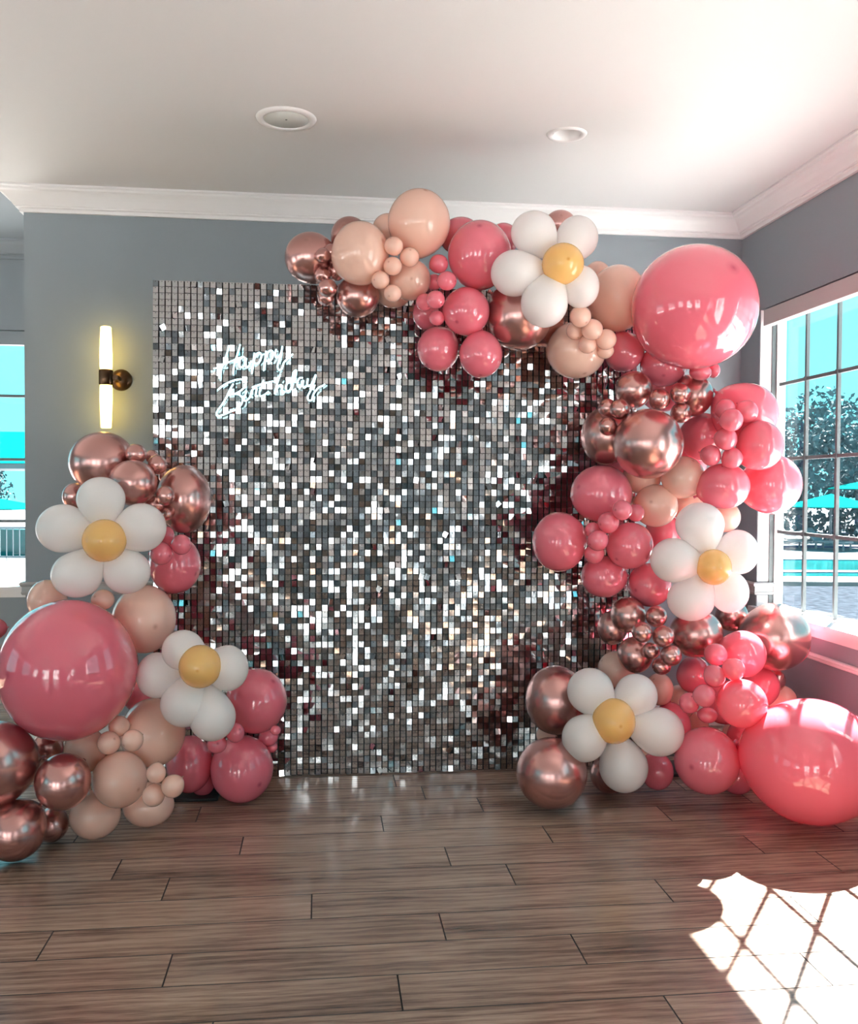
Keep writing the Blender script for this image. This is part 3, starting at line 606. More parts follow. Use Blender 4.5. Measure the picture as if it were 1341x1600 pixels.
 ('P', 'blush balloon at the left edge between daisy and giant', 'middle of the left stack', (-1.127,4.050,0.925, 0.076,0.085,0.087, 0.92,0.34,-0.17)),
 ('P', 'large peach balloon right of the left giant', 'middle of the left stack', (-0.730,4.024,0.848, 0.130,0.140,0.143, -0.51,0.85,0.11)),
 ('G', 'giant dusty pink balloon at the left edge of the picture', 'middle of the left stack', (-0.969,3.770,0.689, 0.257,0.276,0.272, 0.62,0.78,-0.09)),
 ('K', 'pink balloon sliver at the very left border behind the giant', 'middle of the left stack', (-1.408,4.300,0.774, 0.041,0.045,0.045, 0.99,0.06,0.11)),
 ('P', 'large peach balloon below the lower left daisy', 'middle of the left stack', (-0.681,3.950,0.390, 0.131,0.140,0.140, 0.20,0.98,0.07)),
 ('K', 'dusty pink balloon furthest right of the left stack, upper', 'middle of the left stack', (-0.279,4.202,0.455, 0.135,0.142,0.144, -0.57,0.45,-0.69)),
 ('K', 'dusty pink balloon resting on the floor furthest right of the left stack', 'middle of the left stack', (-0.343,4.212,0.152, 0.139,0.148,0.148, -0.61,0.74,0.27)),
 ('K', 'pink balloon between the large peach and the floor pink one', 'middle of the left stack', (-0.575,4.258,0.166, 0.102,0.118,0.127, 0.59,0.77,0.23)),
 ('K', 'shaded pink balloon at the floor behind its larger pink neighbours', 'middle of the left stack', (-0.526,4.326,0.061, 0.056,0.061,0.061, 0.30,0.27,0.91)),
 ('K', 'dark pink balloon in the gap above the large peach one', 'middle of the left stack', (-0.778,4.150,0.496, 0.063,0.066,0.065, -0.44,0.37,0.82)),
 ('k', 'mini pink balloon between the two right pink balloons', 'middle of the left stack', (-0.348,3.950,0.380, 0.038,0.041,0.041, -0.55,0.66,-0.52)),
 ('k', 'mini pink balloon under the lowest petal of the lower left daisy', 'middle of the left stack', (-0.423,3.950,0.334, 0.041,0.040,0.037, -0.17,0.92,-0.35)),
 ('k', 'mini pink balloon at the right edge between the two pinks', 'middle of the left stack', (-0.227,4.250,0.283, 0.044,0.045,0.043, -0.87,0.40,-0.29)),
 ('k', 'tiny pink balloon at the outermost right edge of the left stack', 'middle of the left stack', (-0.187,4.050,0.361, 0.022,0.022,0.021, -0.86,0.38,-0.34)),
 ('k', 'tiny pink balloon below the outer mini at the right edge', 'middle of the left stack', (-0.214,4.275,0.228, 0.026,0.026,0.025, -0.91,0.40,-0.13)),
 ('p', 'mini peach balloon, topmost of three over the peach balloon', 'foot of the left stack', (-0.789,3.817,0.452, 0.040,0.042,0.041, 0.81,0.58,-0.07)),
 ('p', 'mini peach balloon, leftmost of three over the peach balloon', 'foot of the left stack', (-0.814,3.750,0.404, 0.044,0.046,0.045, -0.62,0.60,-0.50)),
 ('p', 'mini peach balloon, rightmost of three over the peach balloon', 'foot of the left stack', (-0.686,3.550,0.464, 0.039,0.041,0.040, 0.64,0.72,0.25)),
 ('P', 'peach balloon in front at the centre of the left foot', 'foot of the left stack', (-0.773,3.750,0.260, 0.104,0.111,0.108, -0.79,0.57,0.21)),
 ('P', 'brownish translucent peach balloon under the left giant', 'foot of the left stack', (-0.927,3.850,0.350, 0.081,0.089,0.089, -0.36,0.41,-0.84)),
 ('p', 'mini peach balloon, topmost of three near the floor', 'foot of the left stack', (-0.601,3.550,0.340, 0.036,0.038,0.037, 0.08,0.59,0.80)),
 ('p', 'mini peach balloon, rightmost of three near the floor', 'foot of the left stack', (-0.540,3.542,0.292, 0.042,0.044,0.042, 0.66,0.54,0.52)),
 ('p', 'mini peach balloon, lowest of three near the floor', 'foot of the left stack', (-0.612,3.558,0.255, 0.041,0.043,0.041, 0.10,0.43,0.90)),
 ('P', 'pale peach balloon on the floor, lowest peach of the left foot', 'foot of the left stack', (-0.882,3.817,0.101, 0.098,0.100,0.092, -0.30,0.51,0.80)),
 ('P', 'pale peach balloon on the floor right of the lowest peach', 'foot of the left stack', (-0.694,3.919,0.099, 0.103,0.098,0.085, 0.15,0.35,0.92)),
 ('C', 'rose gold balloon in front, beside the brownish peach one', 'foot of the left stack', (-0.957,3.638,0.292, 0.101,0.109,0.105, 0.40,0.84,0.36)),
 ('C', 'large rose gold balloon cut off by the left border', 'foot of the left stack', (-1.195,3.649,0.363, 0.137,0.156,0.157, 0.87,0.48,-0.05)),
 ('C', 'rose gold balloon on the floor at the lower left border', 'foot of the left stack', (-1.124,3.624,0.119, 0.109,0.118,0.111, 0.66,0.36,0.66)),
 ('C', 'rose gold balloon on the floor behind, right of the border one', 'foot of the left stack', (-1.045,3.813,0.070, 0.063,0.069,0.067, 0.37,0.43,0.82)),
 ('C', 'rose gold balloon in the gap under the left giant', 'foot of the left stack', (-1.085,3.900,0.351, 0.062,0.068,0.067, 0.80,0.23,-0.55)),
]
DAISIES = [
 ('white balloon daisy with yellow centre at the top of the arch', (1.032,3.974,2.367, 0.090,0.091,0.088, 0.02,0.76,-0.65), [(0.925,4.070,2.521, 0.100,0.099,0.094, 0.56,-0.19,-0.81), (1.120,4.070,2.506, 0.092,0.097,0.096, -0.53,-0.21,-0.82), (1.124,4.019,2.281, 0.080,0.088,0.092, -0.73,0.12,0.68), (0.964,4.023,2.209, 0.102,0.106,0.107, 0.39,0.06,0.92), (0.840,4.063,2.341, 0.104,0.104,0.100, 0.98,-0.15,0.13)]),
 ('white balloon daisy with orange centre in the middle of the right column', (1.706,3.925,1.064, 0.075,0.078,0.078, -0.60,0.77,-0.23), [(1.671,4.000,1.246, 0.106,0.105,0.099, 0.19,-0.08,-0.98), (1.849,4.000,1.124, 0.089,0.097,0.100, -0.92,-0.10,-0.39), (1.812,4.000,0.947, 0.084,0.091,0.094, -0.67,-0.09,0.74), (1.634,4.000,0.914, 0.104,0.101,0.095, 0.43,-0.09,0.90), (1.552,4.000,1.089, 0.101,0.102,0.099, 0.98,-0.10,-0.16)]),
 ('white balloon daisy with yellow centre low at the right, near the floor', (1.246,3.871,0.413, 0.091,0.096,0.096, 0.33,0.68,-0.65), [(1.172,3.970,0.521, 0.101,0.102,0.100, 0.54,-0.29,-0.79), (1.377,3.970,0.498, 0.093,0.095,0.094, -0.82,-0.25,-0.52), (1.463,3.916,0.350, 0.107,0.109,0.105, -0.96,0.07,0.28), (1.324,3.970,0.185, 0.106,0.112,0.111, -0.32,-0.16,0.93), (1.130,3.916,0.329, 0.095,0.100,0.100, 0.80,0.10,0.59)]),
 ('white balloon daisy with yellow centre at the top of the left stack', (-0.832,3.766,1.190, 0.083,0.086,0.083, 0.35,0.93,-0.11), [(-0.863,3.850,1.349, 0.093,0.094,0.089, 0.19,-0.15,-0.97), (-0.708,3.850,1.237, 0.097,0.099,0.097, -0.92,-0.18,-0.36), (-0.765,3.850,1.062, 0.092,0.093,0.089, -0.45,-0.16,0.88), (-0.946,3.811,1.054, 0.097,0.097,0.090, 0.64,0.08,0.76), (-1.008,3.850,1.233, 0.101,0.102,0.096, 0.96,-0.13,-0.24)]),
 ('white balloon daisy with yellow centre, lower right of the left stack', (-0.464,3.733,0.700, 0.082,0.085,0.084, -0.91,0.38,-0.15), [(-0.538,3.800,0.753, 0.083,0.084,0.080, 0.81,-0.08,-0.58), (-0.365,3.800,0.679, 0.082,0.088,0.091, -0.97,-0.07,0.22), (-0.425,3.800,0.485, 0.092,0.096,0.095, -0.18,-0.03,0.98), (-0.532,3.800,0.542, 0.095,0.097,0.094, 0.39,-0.04,0.92), (-0.645,3.838,0.648, 0.081,0.088,0.091, 0.93,-0.23,0.27)]),
]
BALLOONS += [
 ('K', 'unseen pink balloon added to block sun, behind the bunch of six chrome minis', 'lower right of the arch', (2.02, 4.36, 1.10, 0.095, 0.095, 0.095, 0, 1, 0)),  # these are added unseen, deep in the garland, to stop low sun leaking through
 ('K', 'unseen pink balloon added to block sun, behind the coral one, deepest below the window sill', 'lower right of the arch', (2.28, 4.38, 0.65, 0.115, 0.11, 0.115, 0, 1, 0)),
 ('K', 'unseen pink balloon added to block sun, deep behind the minis left of the floor giant', 'lower right of the arch', (1.90, 4.23, 0.40, 0.105, 0.105, 0.105, 0, 1, 0)),
 ('K', 'unseen pink balloon added to block sun, low behind the large dusty pink floor balloon', 'foot of the arch at right', (2.06, 4.32, 0.20, 0.10, 0.10, 0.10, 0, 1, 0))]
for kd, label, place, (x, y, z, a, b, c, nx, ny, nz) in BALLOONS:
    nm, m, size = KIND[kd]
    me = balloon_mesh(nm, (a, b, c), (nx, ny, nz), m, seg=(56 if size == 'giant' else 36 if size == 'large' else 24), rings=(44 if size == 'giant' else 28 if size == 'large' else 18))
    o = link(nm, me, None, (x, y, z))
    tag(o, label, 'balloon', '%s %s balloons, %s' % (size, WORD[m], place) if size != 'giant' else 'giant pink balloons')
for label, (x, y, z, a, b, c, nx, ny, nz), kids in DAISIES:
    root = empty('balloon_daisy', (x, y, z)); tag(root, label, 'balloon flower', 'white balloon daisies')
    link('flower_center', balloon_mesh('flower_center', (a, b, c), (0.0, 1, 0), 'yellow'), root)['label'] = 'yellow centre balloon'
    for (px, py, pz, a, b, c, nx, ny, nz) in kids:
        link('petal', balloon_mesh('petal', (a, b, c), (nx, ny, nz), 'white', taper=0.16, stretch=0.42), root, (px - x, py - y, pz - z))

# black stands that carry the two balloon columns
def arch_stand(x, y, h, label):
    root = empty('arch_stand', (x, y, 0)); tag(root, label, 'stand', 'black stands holding up the balloons')
    MB().box(-0.17, 0.17, -0.12, 0.12, 0.0, 0.014, bev=0.004).build('base_plate', 'black', root)
arch_stand(1.86, 4.50, 2.1, 'black stand plate on the floor under the right balloon column')
arch_stand(-0.62, 4.36, 1.5, 'black stand plate on the floor under the left balloon stack')

# ------------------------------------------------------------------ sequin backdrop
BX, BY, BP, BQ = -0.788, 4.577, 0.0295, 0.0296     # left edge, plane, column pitch, row pitch
SEAM = 40
TILT_R = math.radians(0.6)
bd = empty('sequin_backdrop', (0, 0, 0)); tag(bd, 'free standing silver sequin wall of square mirror tiles behind the balloon arch', 'backdrop')
def bd_point(col, row, off=0.0):
    """col, row in tile units from the left bottom; off towards the room"""
    u = col * BP; zz = row * BQ + 0.004
    if col <= SEAM: return Vector((BX + u, BY - off, zz))
    s = u - SEAM * BP; ca, sa = math.cos(TILT_R), math.sin(TILT_R)
    return Vector((BX + SEAM * BP + s * ca - off * sa * 0, BY + s * 0 - off - s * sa * 0.0, zz))
for pi in range(8):
    for pj in range(8):
        m = MB(); p = bd_point(pi * 10, pj * 10); q = bd_point(pi * 10 + 10, pj * 10 + 10)
        m.box(p.x + 0.0006, q.x - 0.0006, BY + 0.004, BY + 0.008, p.z + 0.0006, q.z - 0.0006).build('panel', 'backing', bd, fix=False)
fr = MB()
for cx in (0, 40, 80):
    px = BX + cx * BP; px = min(max(px, BX + 0.02), BX + 80 * BP - 0.02)
    fr.box(px - 0.015, px + 0.015, BY + 0.009, BY + 0.039, 0.012, 2.36)
fr.box(BX + 0.036, BX + 80 * BP - 0.036, BY + 0.010, BY + 0.038, 2.33, 2.355).box(BX + 0.036, BX + 80 * BP - 0.036, BY + 0.010, BY + 0.038, 0.02, 0.045)
fr.build('frame', 'black', bd)
for cx in (0.02, 1.18, 2.34): MB().box(BX + cx - 0.02, BX + cx + 0.02, BY + 0.009, BY + 0.36, 0.0, 0.011).build('foot', 'black', bd)

# the plastic grid is warped a little, so tiles above one another lean alike: a slow random walk up each column
wr = random.Random(5); WAVE = []; prev = None
for c_ in range(80):
    a, b = wr.gauss(0, 0.05), wr.gauss(0, 0.11); colw = []
    for r_ in range(80):
        a = a * 0.72 + wr.gauss(0, 0.045 if r_ > 26 else 0.025); b = b * 0.84 + wr.gauss(0, 0.052)
        if prev: bb = b * 0.8 + prev[r_][1] * 0.2
        else: bb = b
        colw.append((a, bb))
    WAVE.append(colw); prev = colw

tiles = MB()
def tile_geo(col, row, r):
    c = bd_point(col + 0.5, row + 0.5, 0.009)
    # tiles hang from a hook at their top edge: they tip forward at the bottom, swing a little sideways and twist
    big, sway = WAVE[col][row]
    tx = r.gauss(0.0, 0.045 if row < 30 else 0.06) + big
    ty = r.gauss(0.0, 0.050) + sway
    tz = r.gauss(0.0, 0.016)
    if col >= SEAM: ty -= sway * (0.45 if row > 38 else 0.65)
    if r.random() < (0.25 if col < SEAM or row > 38 else 0.15): tx += r.gauss(0, 0.09); ty += r.gauss(0, 0.24)
    if r.random() < 0.012: tz += r.gauss(0, 0.3)
    if col >= SEAM: ty += TILT_R
    Rm = Matrix.Rotation(ty, 3, 'Z') @ Matrix.Rotation(tx, 3, 'X') @ Matrix.Rotation(tz, 3, 'Y')
    w, h, t = BP * 0.405, BQ * 0.472, 0.0006
    hook = Vector((0, 0, h * 0.8))
    vs = []
    for dx, dz in ((-w, -h), (w, -h), (w, h), (-w, h)):
        for dy in (-t, t):
            q = Rm @ (Vector((dx, dy, dz)) - hook) + hook; vs.append(c + q)
    my = max(v.y for v in vs)
    if my > BY + 0.003: vs = [v - Vector((0, my - BY - 0.003, 0)) for v in vs]
    fs = [(0, 2, 4, 6), (7, 5, 3, 1), (0, 1, 3, 2), (2, 3, 5, 4), (4, 5, 7, 6), (6, 7, 1, 0)]
    return vs, fs
tr = random.Random(11)
def dot(mb, vs):
    """little dark hanging hole near the top of the tile"""
    a, b, c_, d = vs[0], vs[2], vs[4], vs[6]
    ex = (b - a) / (b - a).length; ez = (d - a) / (d - a).length; n = ex.cross(ez)
    if n.y > 0: n = -n
    p = (c_ + d) / 2 - ez * 0.005 + n * 0.0004
    r = 0.0016
    mb.add([p - ex * r - ez * r, p + ex * r - ez * r, p + ex * r + ez * r, p - ex * r + ez * r], [(0, 1, 2, 3)])
dots = MB()
for rw in range(80):
    for cl in range(80):
        vs, fs = tile_geo(cl, rw, tr); dot(dots, vs)
        if cl < 12 and rw >= 55: MB().add(vs, fs).build('mirror_tile', 'mirror', bd, fix=False)
        else: tiles.add(vs, fs)
o = tiles.build('mirror_tile_field', 'mirror', bd, fix=False); o['kind'] = 'stuff'
o = dots.build('hanging_hole', 'backing', bd, fix=False); o['kind'] = 'stuff'

# ------------------------------------------------------------------ neon sign (strokes in sign units, 6.705 units per photo pixel at the wall)
def neon(px, pz):
    return Vector((-0.5415 + px * 0.000464 , 4.535, 2.121 - pz * 0.000464 + px * 0.0))
STROKES = [
 [('letter', [(238,112),(224,180),(198,262),(168,345),(150,415),(142,455)]), ('letter', [(352,100),(332,175),(306,260),(288,335),(280,400)]),
  ('crossbar', [(85,352),(118,345),(150,325),(250,278),(345,238),(385,222)]),
  ('letter', [(410,248),(384,230),(352,252),(338,296),(352,330),(382,324),(406,286),(414,238),(406,300),(416,334),(440,316),(466,262)]),
  ('letter', [(494,182),(486,250),(474,330),(468,396),(480,330),(492,250),(512,200),(544,180),(564,206),(552,262),(520,292),(494,284)]),
  ('letter', [(612,160),(604,230),(594,300),(588,362),(600,300),(610,228),(632,174),(664,156),(684,182),(672,238),(640,268),(612,258)]),
  ('letter', [(716,140),(704,185),(714,225),(742,215),(766,165),(776,108),(764,190),(742,262),(728,318),(744,354),(772,335),(792,275),(838,228),(884,186)])],
 [('letter', [(284,500),(250,560),(214,640),(170,715),(122,785),(120,828),(165,824),(240,792),(320,755),(368,700),(372,640),(325,606),(262,612),(230,620)]),
  ('letter', [(128,566),(152,545),(205,505),(285,468),(355,455),(402,472),(404,520),(360,568),(300,604)]),
  ('letter', [(420,570),(400,620),(392,662),(412,672),(446,640)]),
  ('letter', [(470,560),(456,610),(450,640),(462,590),(486,548),(516,538),(512,580),(506,620),(530,620)]),
  ('letter', [(588,455),(566,520),(546,585),(556,622),(596,608),(640,572)]), ('crossbar', [(470,535),(540,508),(610,486),(684,468)]),
  ('letter', [(756,392),(738,450),(716,520),(700,596),(722,545),(752,508),(776,515),(772,560),(782,586),(808,570)]),
  ('letter', [(862,478),(826,486),(812,530),(826,566),(858,548),(886,470),(914,390),(916,352),(892,372),(876,440),(868,510),(884,558),(914,540)]),
  ('letter', [(986,428),(950,432),(930,478),(940,524),(970,510),(990,452),(986,500),(998,530),(1024,510)]),
  ('letter', [(1036,432),(1028,480),(1042,512),(1074,490),(1100,430),(1116,392),(1098,470),(1062,560),(1034,620),(1048,658),(1078,648),(1096,590),(1140,530),(1182,508),(1212,488)])]]
def smooth_pts(p, n=5):
    out = []
    for i in range(len(p) - 1):
        p0 = Vector(p[max(i - 1, 0)]); p1 = Vector(p[i]); p2 = Vector(p[i + 1]); p3 = Vector(p[min(i + 2, len(p) - 1)])
        for k in range(n):
            t = k / n; out.append(0.5 * ((2 * p1) + (p2 - p0) * t + (2 * p0 - 5 * p1 + 4 * p2 - p3) * t * t + (3 * p1 - p0 - 3 * p2 + p3) * t ** 3))
    out.append(Vector(p[-1])); return out
ns = empty('neon_sign', (-0.27, 4.535, 1.9)); tag(ns, 'glowing pale blue neon script reading Happy Birthday on the sequin wall', 'sign')
for word in STROKES:
    for nm, st in word:
        pts = [neon(*q) - ns.location for q in smooth_pts(st)]
        MB().tube(pts, 0.0041, 8).build(nm, 'neon', ns)
for px, pz in ((-0.20, 0.12), (0.02, 0.10), (-0.16, -0.02), (0.20, -0.04)):
    MB().tube([(px, 0.0, pz), (px, 0.030, pz)], 0.003, 8).build('standoff', 'black', ns)

# ------------------------------------------------------------------ wall sconce
sc = empty('wall_sconce', (-1.09, YW, 1.985)); tag(sc, 'lit wall sconce with two upright glass tubes on a bronze mount', 'lamp')
RXm = Matrix.Rotation(math.radians(90), 4, 'X')
MB().lathe([(0, 0.045), (0.02, 0.044), (0.038, 0.036), (0.052, 0.022), (0.058, 0.008), (0.060, 0.0), (0, 0.0)], 32, mtx=RXm).build('back_plate', 'bronze', sc)
MB().tube([(0, -0.03, 0), (0, -0.09, 0)], 0.012, 12).build('arm', 'bronze', sc)
TY = -0.118; TX = -0.055
MB().box(-0.055, 0.008, -0.125, -0.085, -0.012, 0.012).build('bracket', 'bronze', sc)
CM = Matrix.Translation((TX, TY, 0))
MB().lathe([(0, -0.041), (0.034, -0.041), (0.037, -0.036), (0.037, 0.036), (0.034, 0.041), (0, 0.041)], 28, mtx=CM).build('collar', 'bronze', sc)
for sgn in (1, -1):
    prof = [(0.031, 0.041), (0.033, 0.06), (0.0335, 0.12), (0.032, 0.16), (0.030, 0.22), (0.0275, 0.268), (0.022, 0.272), (0, 0.272)]
    MB().lathe([(r, z * sgn) for r, z in prof], 28, mtx=CM).build('glass_tube', 'lampglass', sc)

# ------------------------------------------------------------------ ceiling fittings
sp_ = empty('ceiling_speaker', (-0.152, 4.165, ZC)); tag(sp_, 'round white speaker grille flush in the ceiling', 'speaker')
MB().lathe([(0.098, 0), (0.098, -0.008), (0.108, -0.011), (0.126, -0.009), (0.131, 0.0)], 48).build('trim_ring', 'trim', sp_)
MB().lathe([(0, -0.006), (0.097, -0.006), (0.097, 0)], 48).build('grille', 'speaker', sp_)
MB().lathe([(0, -0.0085), (0.004, -0.008), (0.005, -0.006)], 12).build('badge', 'muntin', sp_)
dl = empty('recessed_light', (1.10, 4.185, ZC)); tag(dl, 'white recessed downlight in the ceiling, unlit', 'lamp')
MB().lathe([(0.066, 0.0), (0.070, -0.006), (0.086, -0.006), (0.090, 0.0)], 40).build('trim_ring', 'trim', dl)
MB().lathe([(0.066, -0.003), (0.060, 0.004), (0.052, 0.05), (0.040, 0.085)], 40).build('baffle', 'trim', dl)
MB().lathe([(0, 0.080), (0.036, 0.078), (0.041, 0.086)], 32).build('lens', 'speaker', dl)

# ------------------------------------------------------------------ outdoors
AX = Matrix.Rotation(math.radians(-6.6), 4, 'Z')      # the pool terrace lies a little askew to the room
def strip(name, m, d0, d1, s0, s1, z0, z1, kind='structure', label=None, cat=None):
    o = MB().box(s0, s1, d0, d1, z0, z1, mtx=AX).build(name, m)
    if kind: o['kind'] = kind
    if label: tag(o, label, cat)
    return o
GZ = -1.0
structure(MB().box(-90, 110, -60, 130, GZ - 0.3, GZ - 0.02).build('ground', 'stone'), 'pale sunlit deck around the pool')
structure(MB().box(XR + T, 11, -14.5, 12, GZ - 0.02, GZ + 0.0).box(-18, XL - T, -14.5, 12, GZ - 0.02, GZ).box(XL - T, XR + T, -14.5, YB - T, GZ - 0.02, GZ).box(-18, XR + T, YN + T, 16, GZ - 0.02, GZ).build('ground_bounce', 'terrace'), 'unseen pale ground added around the house to bounce sun indoors')  # added out of view as a reflector, brightens the interior
structure(MB().box(XL - T, XR + T, YB - T, YN + T, GZ - 0.02, -0.25).build('wall_foundation', 'terrace'))
strip('ground_gravel', 'gravel', 13.6, 23.6, 4.5, 40, GZ - 0.02, GZ)
strip('curb', 'curb', 23.7, 25.2, 4.5, 60, GZ - 0.02, GZ + 0.10)
pool = empty('swimming_pool'); tag(pool, 'turquoise pool with dark blue edge lines beyond the window', 'pool')
for d0, d1, m, nm in ((25.3, 27.2, 'water', 'water'), (27.2, 27.8, 'bluetile', 'tile_edge'), (27.8, 32.2, 'water', 'water'), (32.2, 33.0, 'bluetile', 'tile_edge')):
    MB().box(8, 60, d0, d1, GZ - 0.02, GZ + (0.02 if m == 'water' else 0.05), mtx=AX).build(nm, m, pool)
strip('step', 'bluetile', 39.8, 40.6, 8, 60, GZ - 0.02, GZ + 0.06, label='dark blue step line across the far deck')
strip('step', 'bluetile', 52.5, 53.4, 8, 60, GZ - 0.02, GZ + 0.08, label='thin dark step line below the parasols')

def parasol(x, y, ztop, r, label, group, drop=0.55):
    root = empty('parasol', (x, y, GZ)); tag(root, label, 'parasol', group); h = ztop - GZ
    m = MB(); n = 6; vs = [Vector((0, 0, h))]
    for k in range(n):
        a = 2 * math.pi * (k + 0.3) / n; vs.append(Vector((r * math.cos(a), r * math.sin(a), h - drop)))
    vs += [v - Vector((0, 0, 0.04)) for v in vs]
    fs = [(0, 1 + k, 1 + (k + 1) % n) for k in range(n)] + [(n + 1, n + 2 + (k + 1) % n, n + 2 + k) for k in range(n)] + [(1 + k, n + 2 + k, n + 2 + (k + 1) % n, 1 + (k + 1) % n) for k in range(n)]
    m.add(vs, fs).build('canopy', 'teal', root)
    MB().tube([(0, 0, 0), (0, 0, h - 0.03)], 0.05, 8).build('pole', 'white_metal', root)
    MB().lathe([(0.35, 0), (0.35, 0.08), (0.1, 0.14), (0.06, 0.2)], 12, cap=True).build('base', 'white_metal', root)
parasol(21.7, 38.0, 1.27, 2.0, 'teal parasol nearer the pool, seen through the right window', 'teal parasols by the pool')
parasol(26.0, 42.0, 1.95, 2.1, 'teal parasol behind and higher, seen through the right window', 'teal parasols by the pool', drop=0.45)
parasol(18.0, 40.5, 1.15, 2.0, 'teal parasol partly behind the pink balloons, through the right window', 'teal parasols by the pool')
def lounge_chair(x, y, rz, label):
    root = empty('lounge_chair', (x, y, GZ), rz); tag(root, label, 'chair', 'white pool loungers')
    MB().box(-0.3, 0.3, -0.9, 0.45, 0.30, 0.36).build('seat', 'white_metal', root)
    MB().box(-0.3, 0.3, 0.0, 0.7, -0.03, 0.03, mtx=Matrix.Translation((0, 0.47, 0.34)) @ Matrix.Rotation(math.radians(45), 4, 'X')).build('backrest', 'white_metal', root)
    for sx in (-0.26, 0.26):
        for sy in (-0.8, 0.4): MB().box(sx - 0.03, sx + 0.03, sy - 0.03, sy + 0.03, 0, 0.30).build('leg', 'white_metal', root)
for i, (x, y, lab) in enumerate([(20.6, 36.2, 'white lounger left of the nearer parasol pole'), (22.9, 36.0, 'white lounger right of the nearer parasol pole'),
                                 (24.6, 37.2, 'white lounger at the right edge beyond the pool'), (18.9, 36.8, 'white lounger next to the balloons beyond the pool')]):
    lounge_chair(x, y, 0.5 + i * 0.3, lab)

def crown_mesh(seed, h, r, palm=False):
    q = random.Random(seed); m = MB()
    cl = [(q.uniform(-0.6, 0.6) * r, q.uniform(-0.6, 0.6) * r, h * q.uniform(0.38, 0.96), r * q.uniform(0.35, 0.6)) for _ in range(22)]
    for cx, cy, cz, cr in cl:
        for _ in range(75):
            d = Vector((q.gauss(0, 1), q.gauss(0, 1), q.gauss(0, 1))).normalized() * cr * q.uniform(0.55, 1.05)
            p = Vector((cx, cy, cz)) + Vector((d.x, d.y, d.z * 0.75)); s = q.uniform(0.10, 0.26)
            a = Vector((q.gauss(0, 1), q.gauss(0, 1), q.gauss(0, 1))).normalized(); b = a.cross(Vector((q.gauss(0, 1), q.gauss(0, 1), q.gauss(0, 1)))).normalized()
            m.add([p - a * s, p + b * s * 0.5, p + a * s, p - b * s * 0.5], [(0, 1, 2, 3)])
    return m
crowns = []
for i, (h, r) in enumerate(((7.6, 2.3), (9.0, 2.6), (6.4, 2.2))):
    m = crown_mesh(30 + i, h, r); me = bpy.data.meshes.new('crown'); me.from_pydata(m.v, [], m.f); me.materials.append(MT['leaf']); crowns.append((me, h))
    tm = MB().tube([(0, 0, 0), (0.08, 0, h * 0.35), (-0.05, 0.05, h * 0.7), (0, 0, h * 0.9)], [0.24, 0.19, 0.13, 0.05], 8)
    t = bpy.data.meshes.new('trunk'); t.from_pydata(tm.v, [], tm.f); t.materials.append(MT['bark']); crowns[-1] = (me, t)
def tree(x, y, v, s, label, group):
    root = empty('tree', (x, y, GZ), x); root.scale = (s, s, s); tag(root, label, 'tree', group)
    link('crown', crowns[v][0], root); link('trunk', crowns[v][1], root)
TREES = [(27.2, 47, 0, 0.98), (31.6, 49.5, 0, 0.80), (35.8, 51, 1, 0.95), (29.4, 55, 2, 1.15), (35.4, 58.6, 0, 1.0), (22.0, 49, 1, 0.9), (40.6, 54.6, 2, 1.1), (47.5, 52, 0, 1.0), (24.4, 56, 0, 0.95), (40.2, 65, 1, 1.0), (28.4, 62, 2, 1.2), (33.4, 66, 1, 0.9)]
TL = ['tall bluish tree just right of the balloons, outside the right window', 'lower tree in the dip of the tree line outside the right window', 'tall dark trunked tree at the right edge of the right window',
      None]
TREE_MORE = ['second row tree behind the gap between the two nearest trees', 'second row tree right of the dip in the tree line', 'nearest tree on the left, behind the pink balloons by the window',
             'broad tree beyond the right edge of the right window', 'outermost tree far right beyond the pool', 'tree far left in the row, behind the balloon column', 'third row tree behind the right edge of the window',
             'third row tree behind the nearer parasol', 'furthest tree at the back of the grove']
for i, (x, y, v, s) in enumerate(TREES):
    tree(x, y, v, s, TL[i] if i < 3 else TREE_MORE[i - 3], 'trees beyond the pool')
hg = MB(); q = random.Random(77)
for _ in range(7000):
    u = q.uniform(0, 34); p = Vector((17 + u, 43.0 + u * 0.12 + q.uniform(-0.8, 0.8), q.uniform(0, 2.9) + 0.5 * math.sin(u * 1.3))); s_ = q.uniform(0.10, 0.24)
    a = Vector((q.gauss(0, 1), q.gauss(0, 1), q.gauss(0, 1))).normalized(); b = a.cross(Vector((q.gauss(0, 1), q.gauss(0, 1), q.gauss(0, 1)))).normalized()
    hg.add([p - a * s_, p + b * s_ * 0.6, p + a * s_, p - b * s_ * 0.6], [(0, 1, 2, 3)])
tag(hg.build('hedge', 'leaf', None, (0, 0, GZ), fix=False), 'long bluish hedge under the trees beyond the pool', 'hedge')
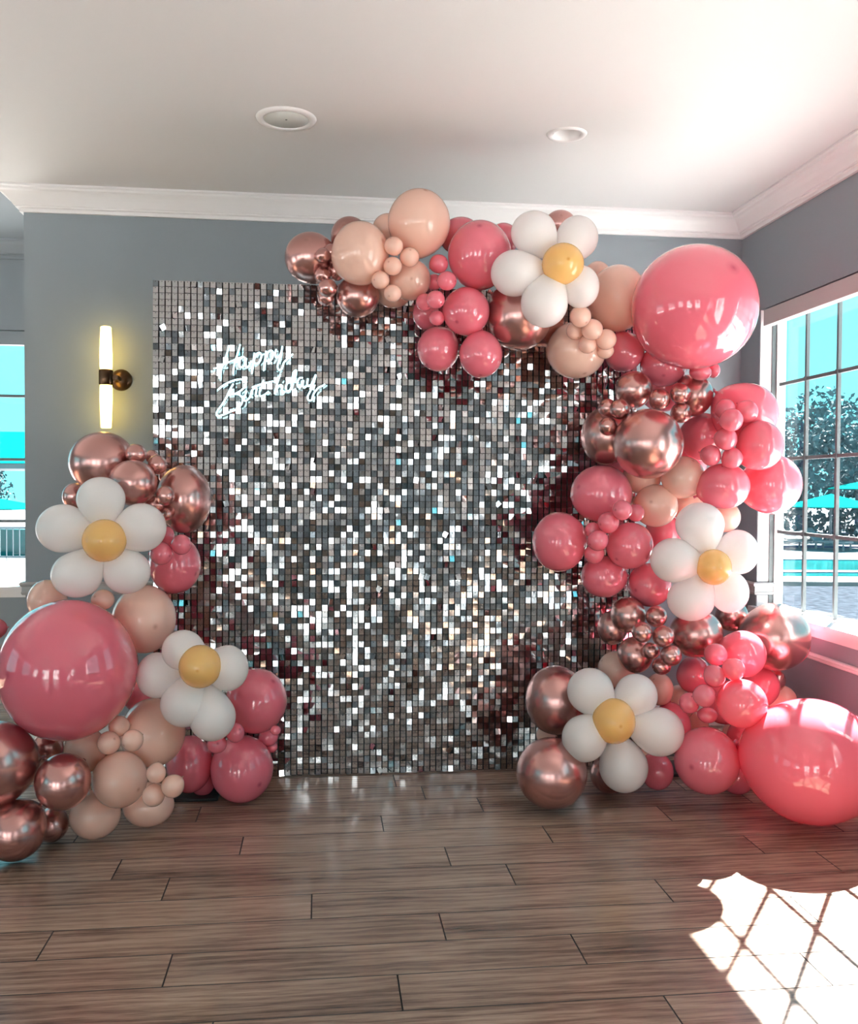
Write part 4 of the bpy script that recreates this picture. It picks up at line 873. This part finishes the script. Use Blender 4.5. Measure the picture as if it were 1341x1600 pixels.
# left window view: pavilion, parasol, railing, trees
pv = empty('pavilion', (-13.0, 40.0, GZ)); tag(pv, 'open pavilion with teal hipped roof outside the left window', 'building')
MB().add([(-4, -3, 3.25), (4, -3, 3.25), (4, 3, 3.25), (-4, 3, 3.25), (-1.5, 0, 4.6), (1.5, 0, 4.6)], [(0, 1, 5, 4), (1, 2, 5), (2, 3, 4, 5), (3, 0, 4), (3, 2, 1, 0)]).build('roof', 'teal', pv)
MB().box(-3.9, 3.9, -2.9, 2.9, 3.05, 3.24).build('fascia', 'white_metal', pv)
for sx in (-3.4, 3.4):
    for sy in (-2.5, 2.5): MB().box(sx - 0.12, sx + 0.12, sy - 0.12, sy + 0.12, 0, 3.05).build('post', 'white_metal', pv)
for sx, d in ((3.4, -1), (-3.4, 1)): MB().tube([(sx, -2.5, 2.3), (sx + 0.8 * d, -2.5, 3.05)], 0.07, 6).build('brace', 'white_metal', pv)
parasol(-12.3, 35.0, 1.12, 2.6, 'teal parasol beyond the railing outside the left window', 'teal parasol at left', drop=0.5)
rl = empty('metal_railing', (-14, 31.5, GZ)); tag(rl, 'pale blue metal railing across the deck outside the left window', 'railing')
MB().box(-6, 6, -0.03, 0.03, 1.02, 1.09).build('top_rail', 'white_metal', rl); MB().box(-6, 6, -0.02, 0.02, 0.10, 0.15).build('bottom_rail', 'white_metal', rl)
for k in range(61): MB().box(-6 + k * 0.2 - 0.012, -6 + k * 0.2 + 0.012, -0.012, 0.012, 0.15 if k % 10 else 0.0, 1.02).build('baluster', 'white_metal', rl)
strip('planter', 'water', 32.4, 32.7, -24, -4, GZ - 0.02, GZ + 0.9, kind=None, label='turquoise screen behind the railing outside the left window', cat='screen')
for x, y, v, s, lab in ((-17, 50, 0, 0.62, 'low tree left of the pavilion, outside the left window'), (-12.5, 52, 2, 0.65, 'low tree behind the pavilion, outside the left window'), (-8.5, 51, 1, 0.5, 'low tree right of the pavilion, outside the left window')):
    tree(x, y, v, s, lab, 'trees behind the pavilion')
# added building behind the camera, bounces sun into the room and the sequins
bw = empty('bounce_building', (0, -15, GZ)); tag(bw, 'long stucco building added behind the viewer to bounce sunlight indoors', 'building')
MB().box(-22, 22, -4, 0, 0, 5.2).build('wall', 'stucco', bw)
for k in range(9): MB().box(-18 + k * 4.5 - 0.7, -18 + k * 4.5 + 0.7, 0.0, 0.04, 1.6, 3.4).build('window', 'darkglass', bw)
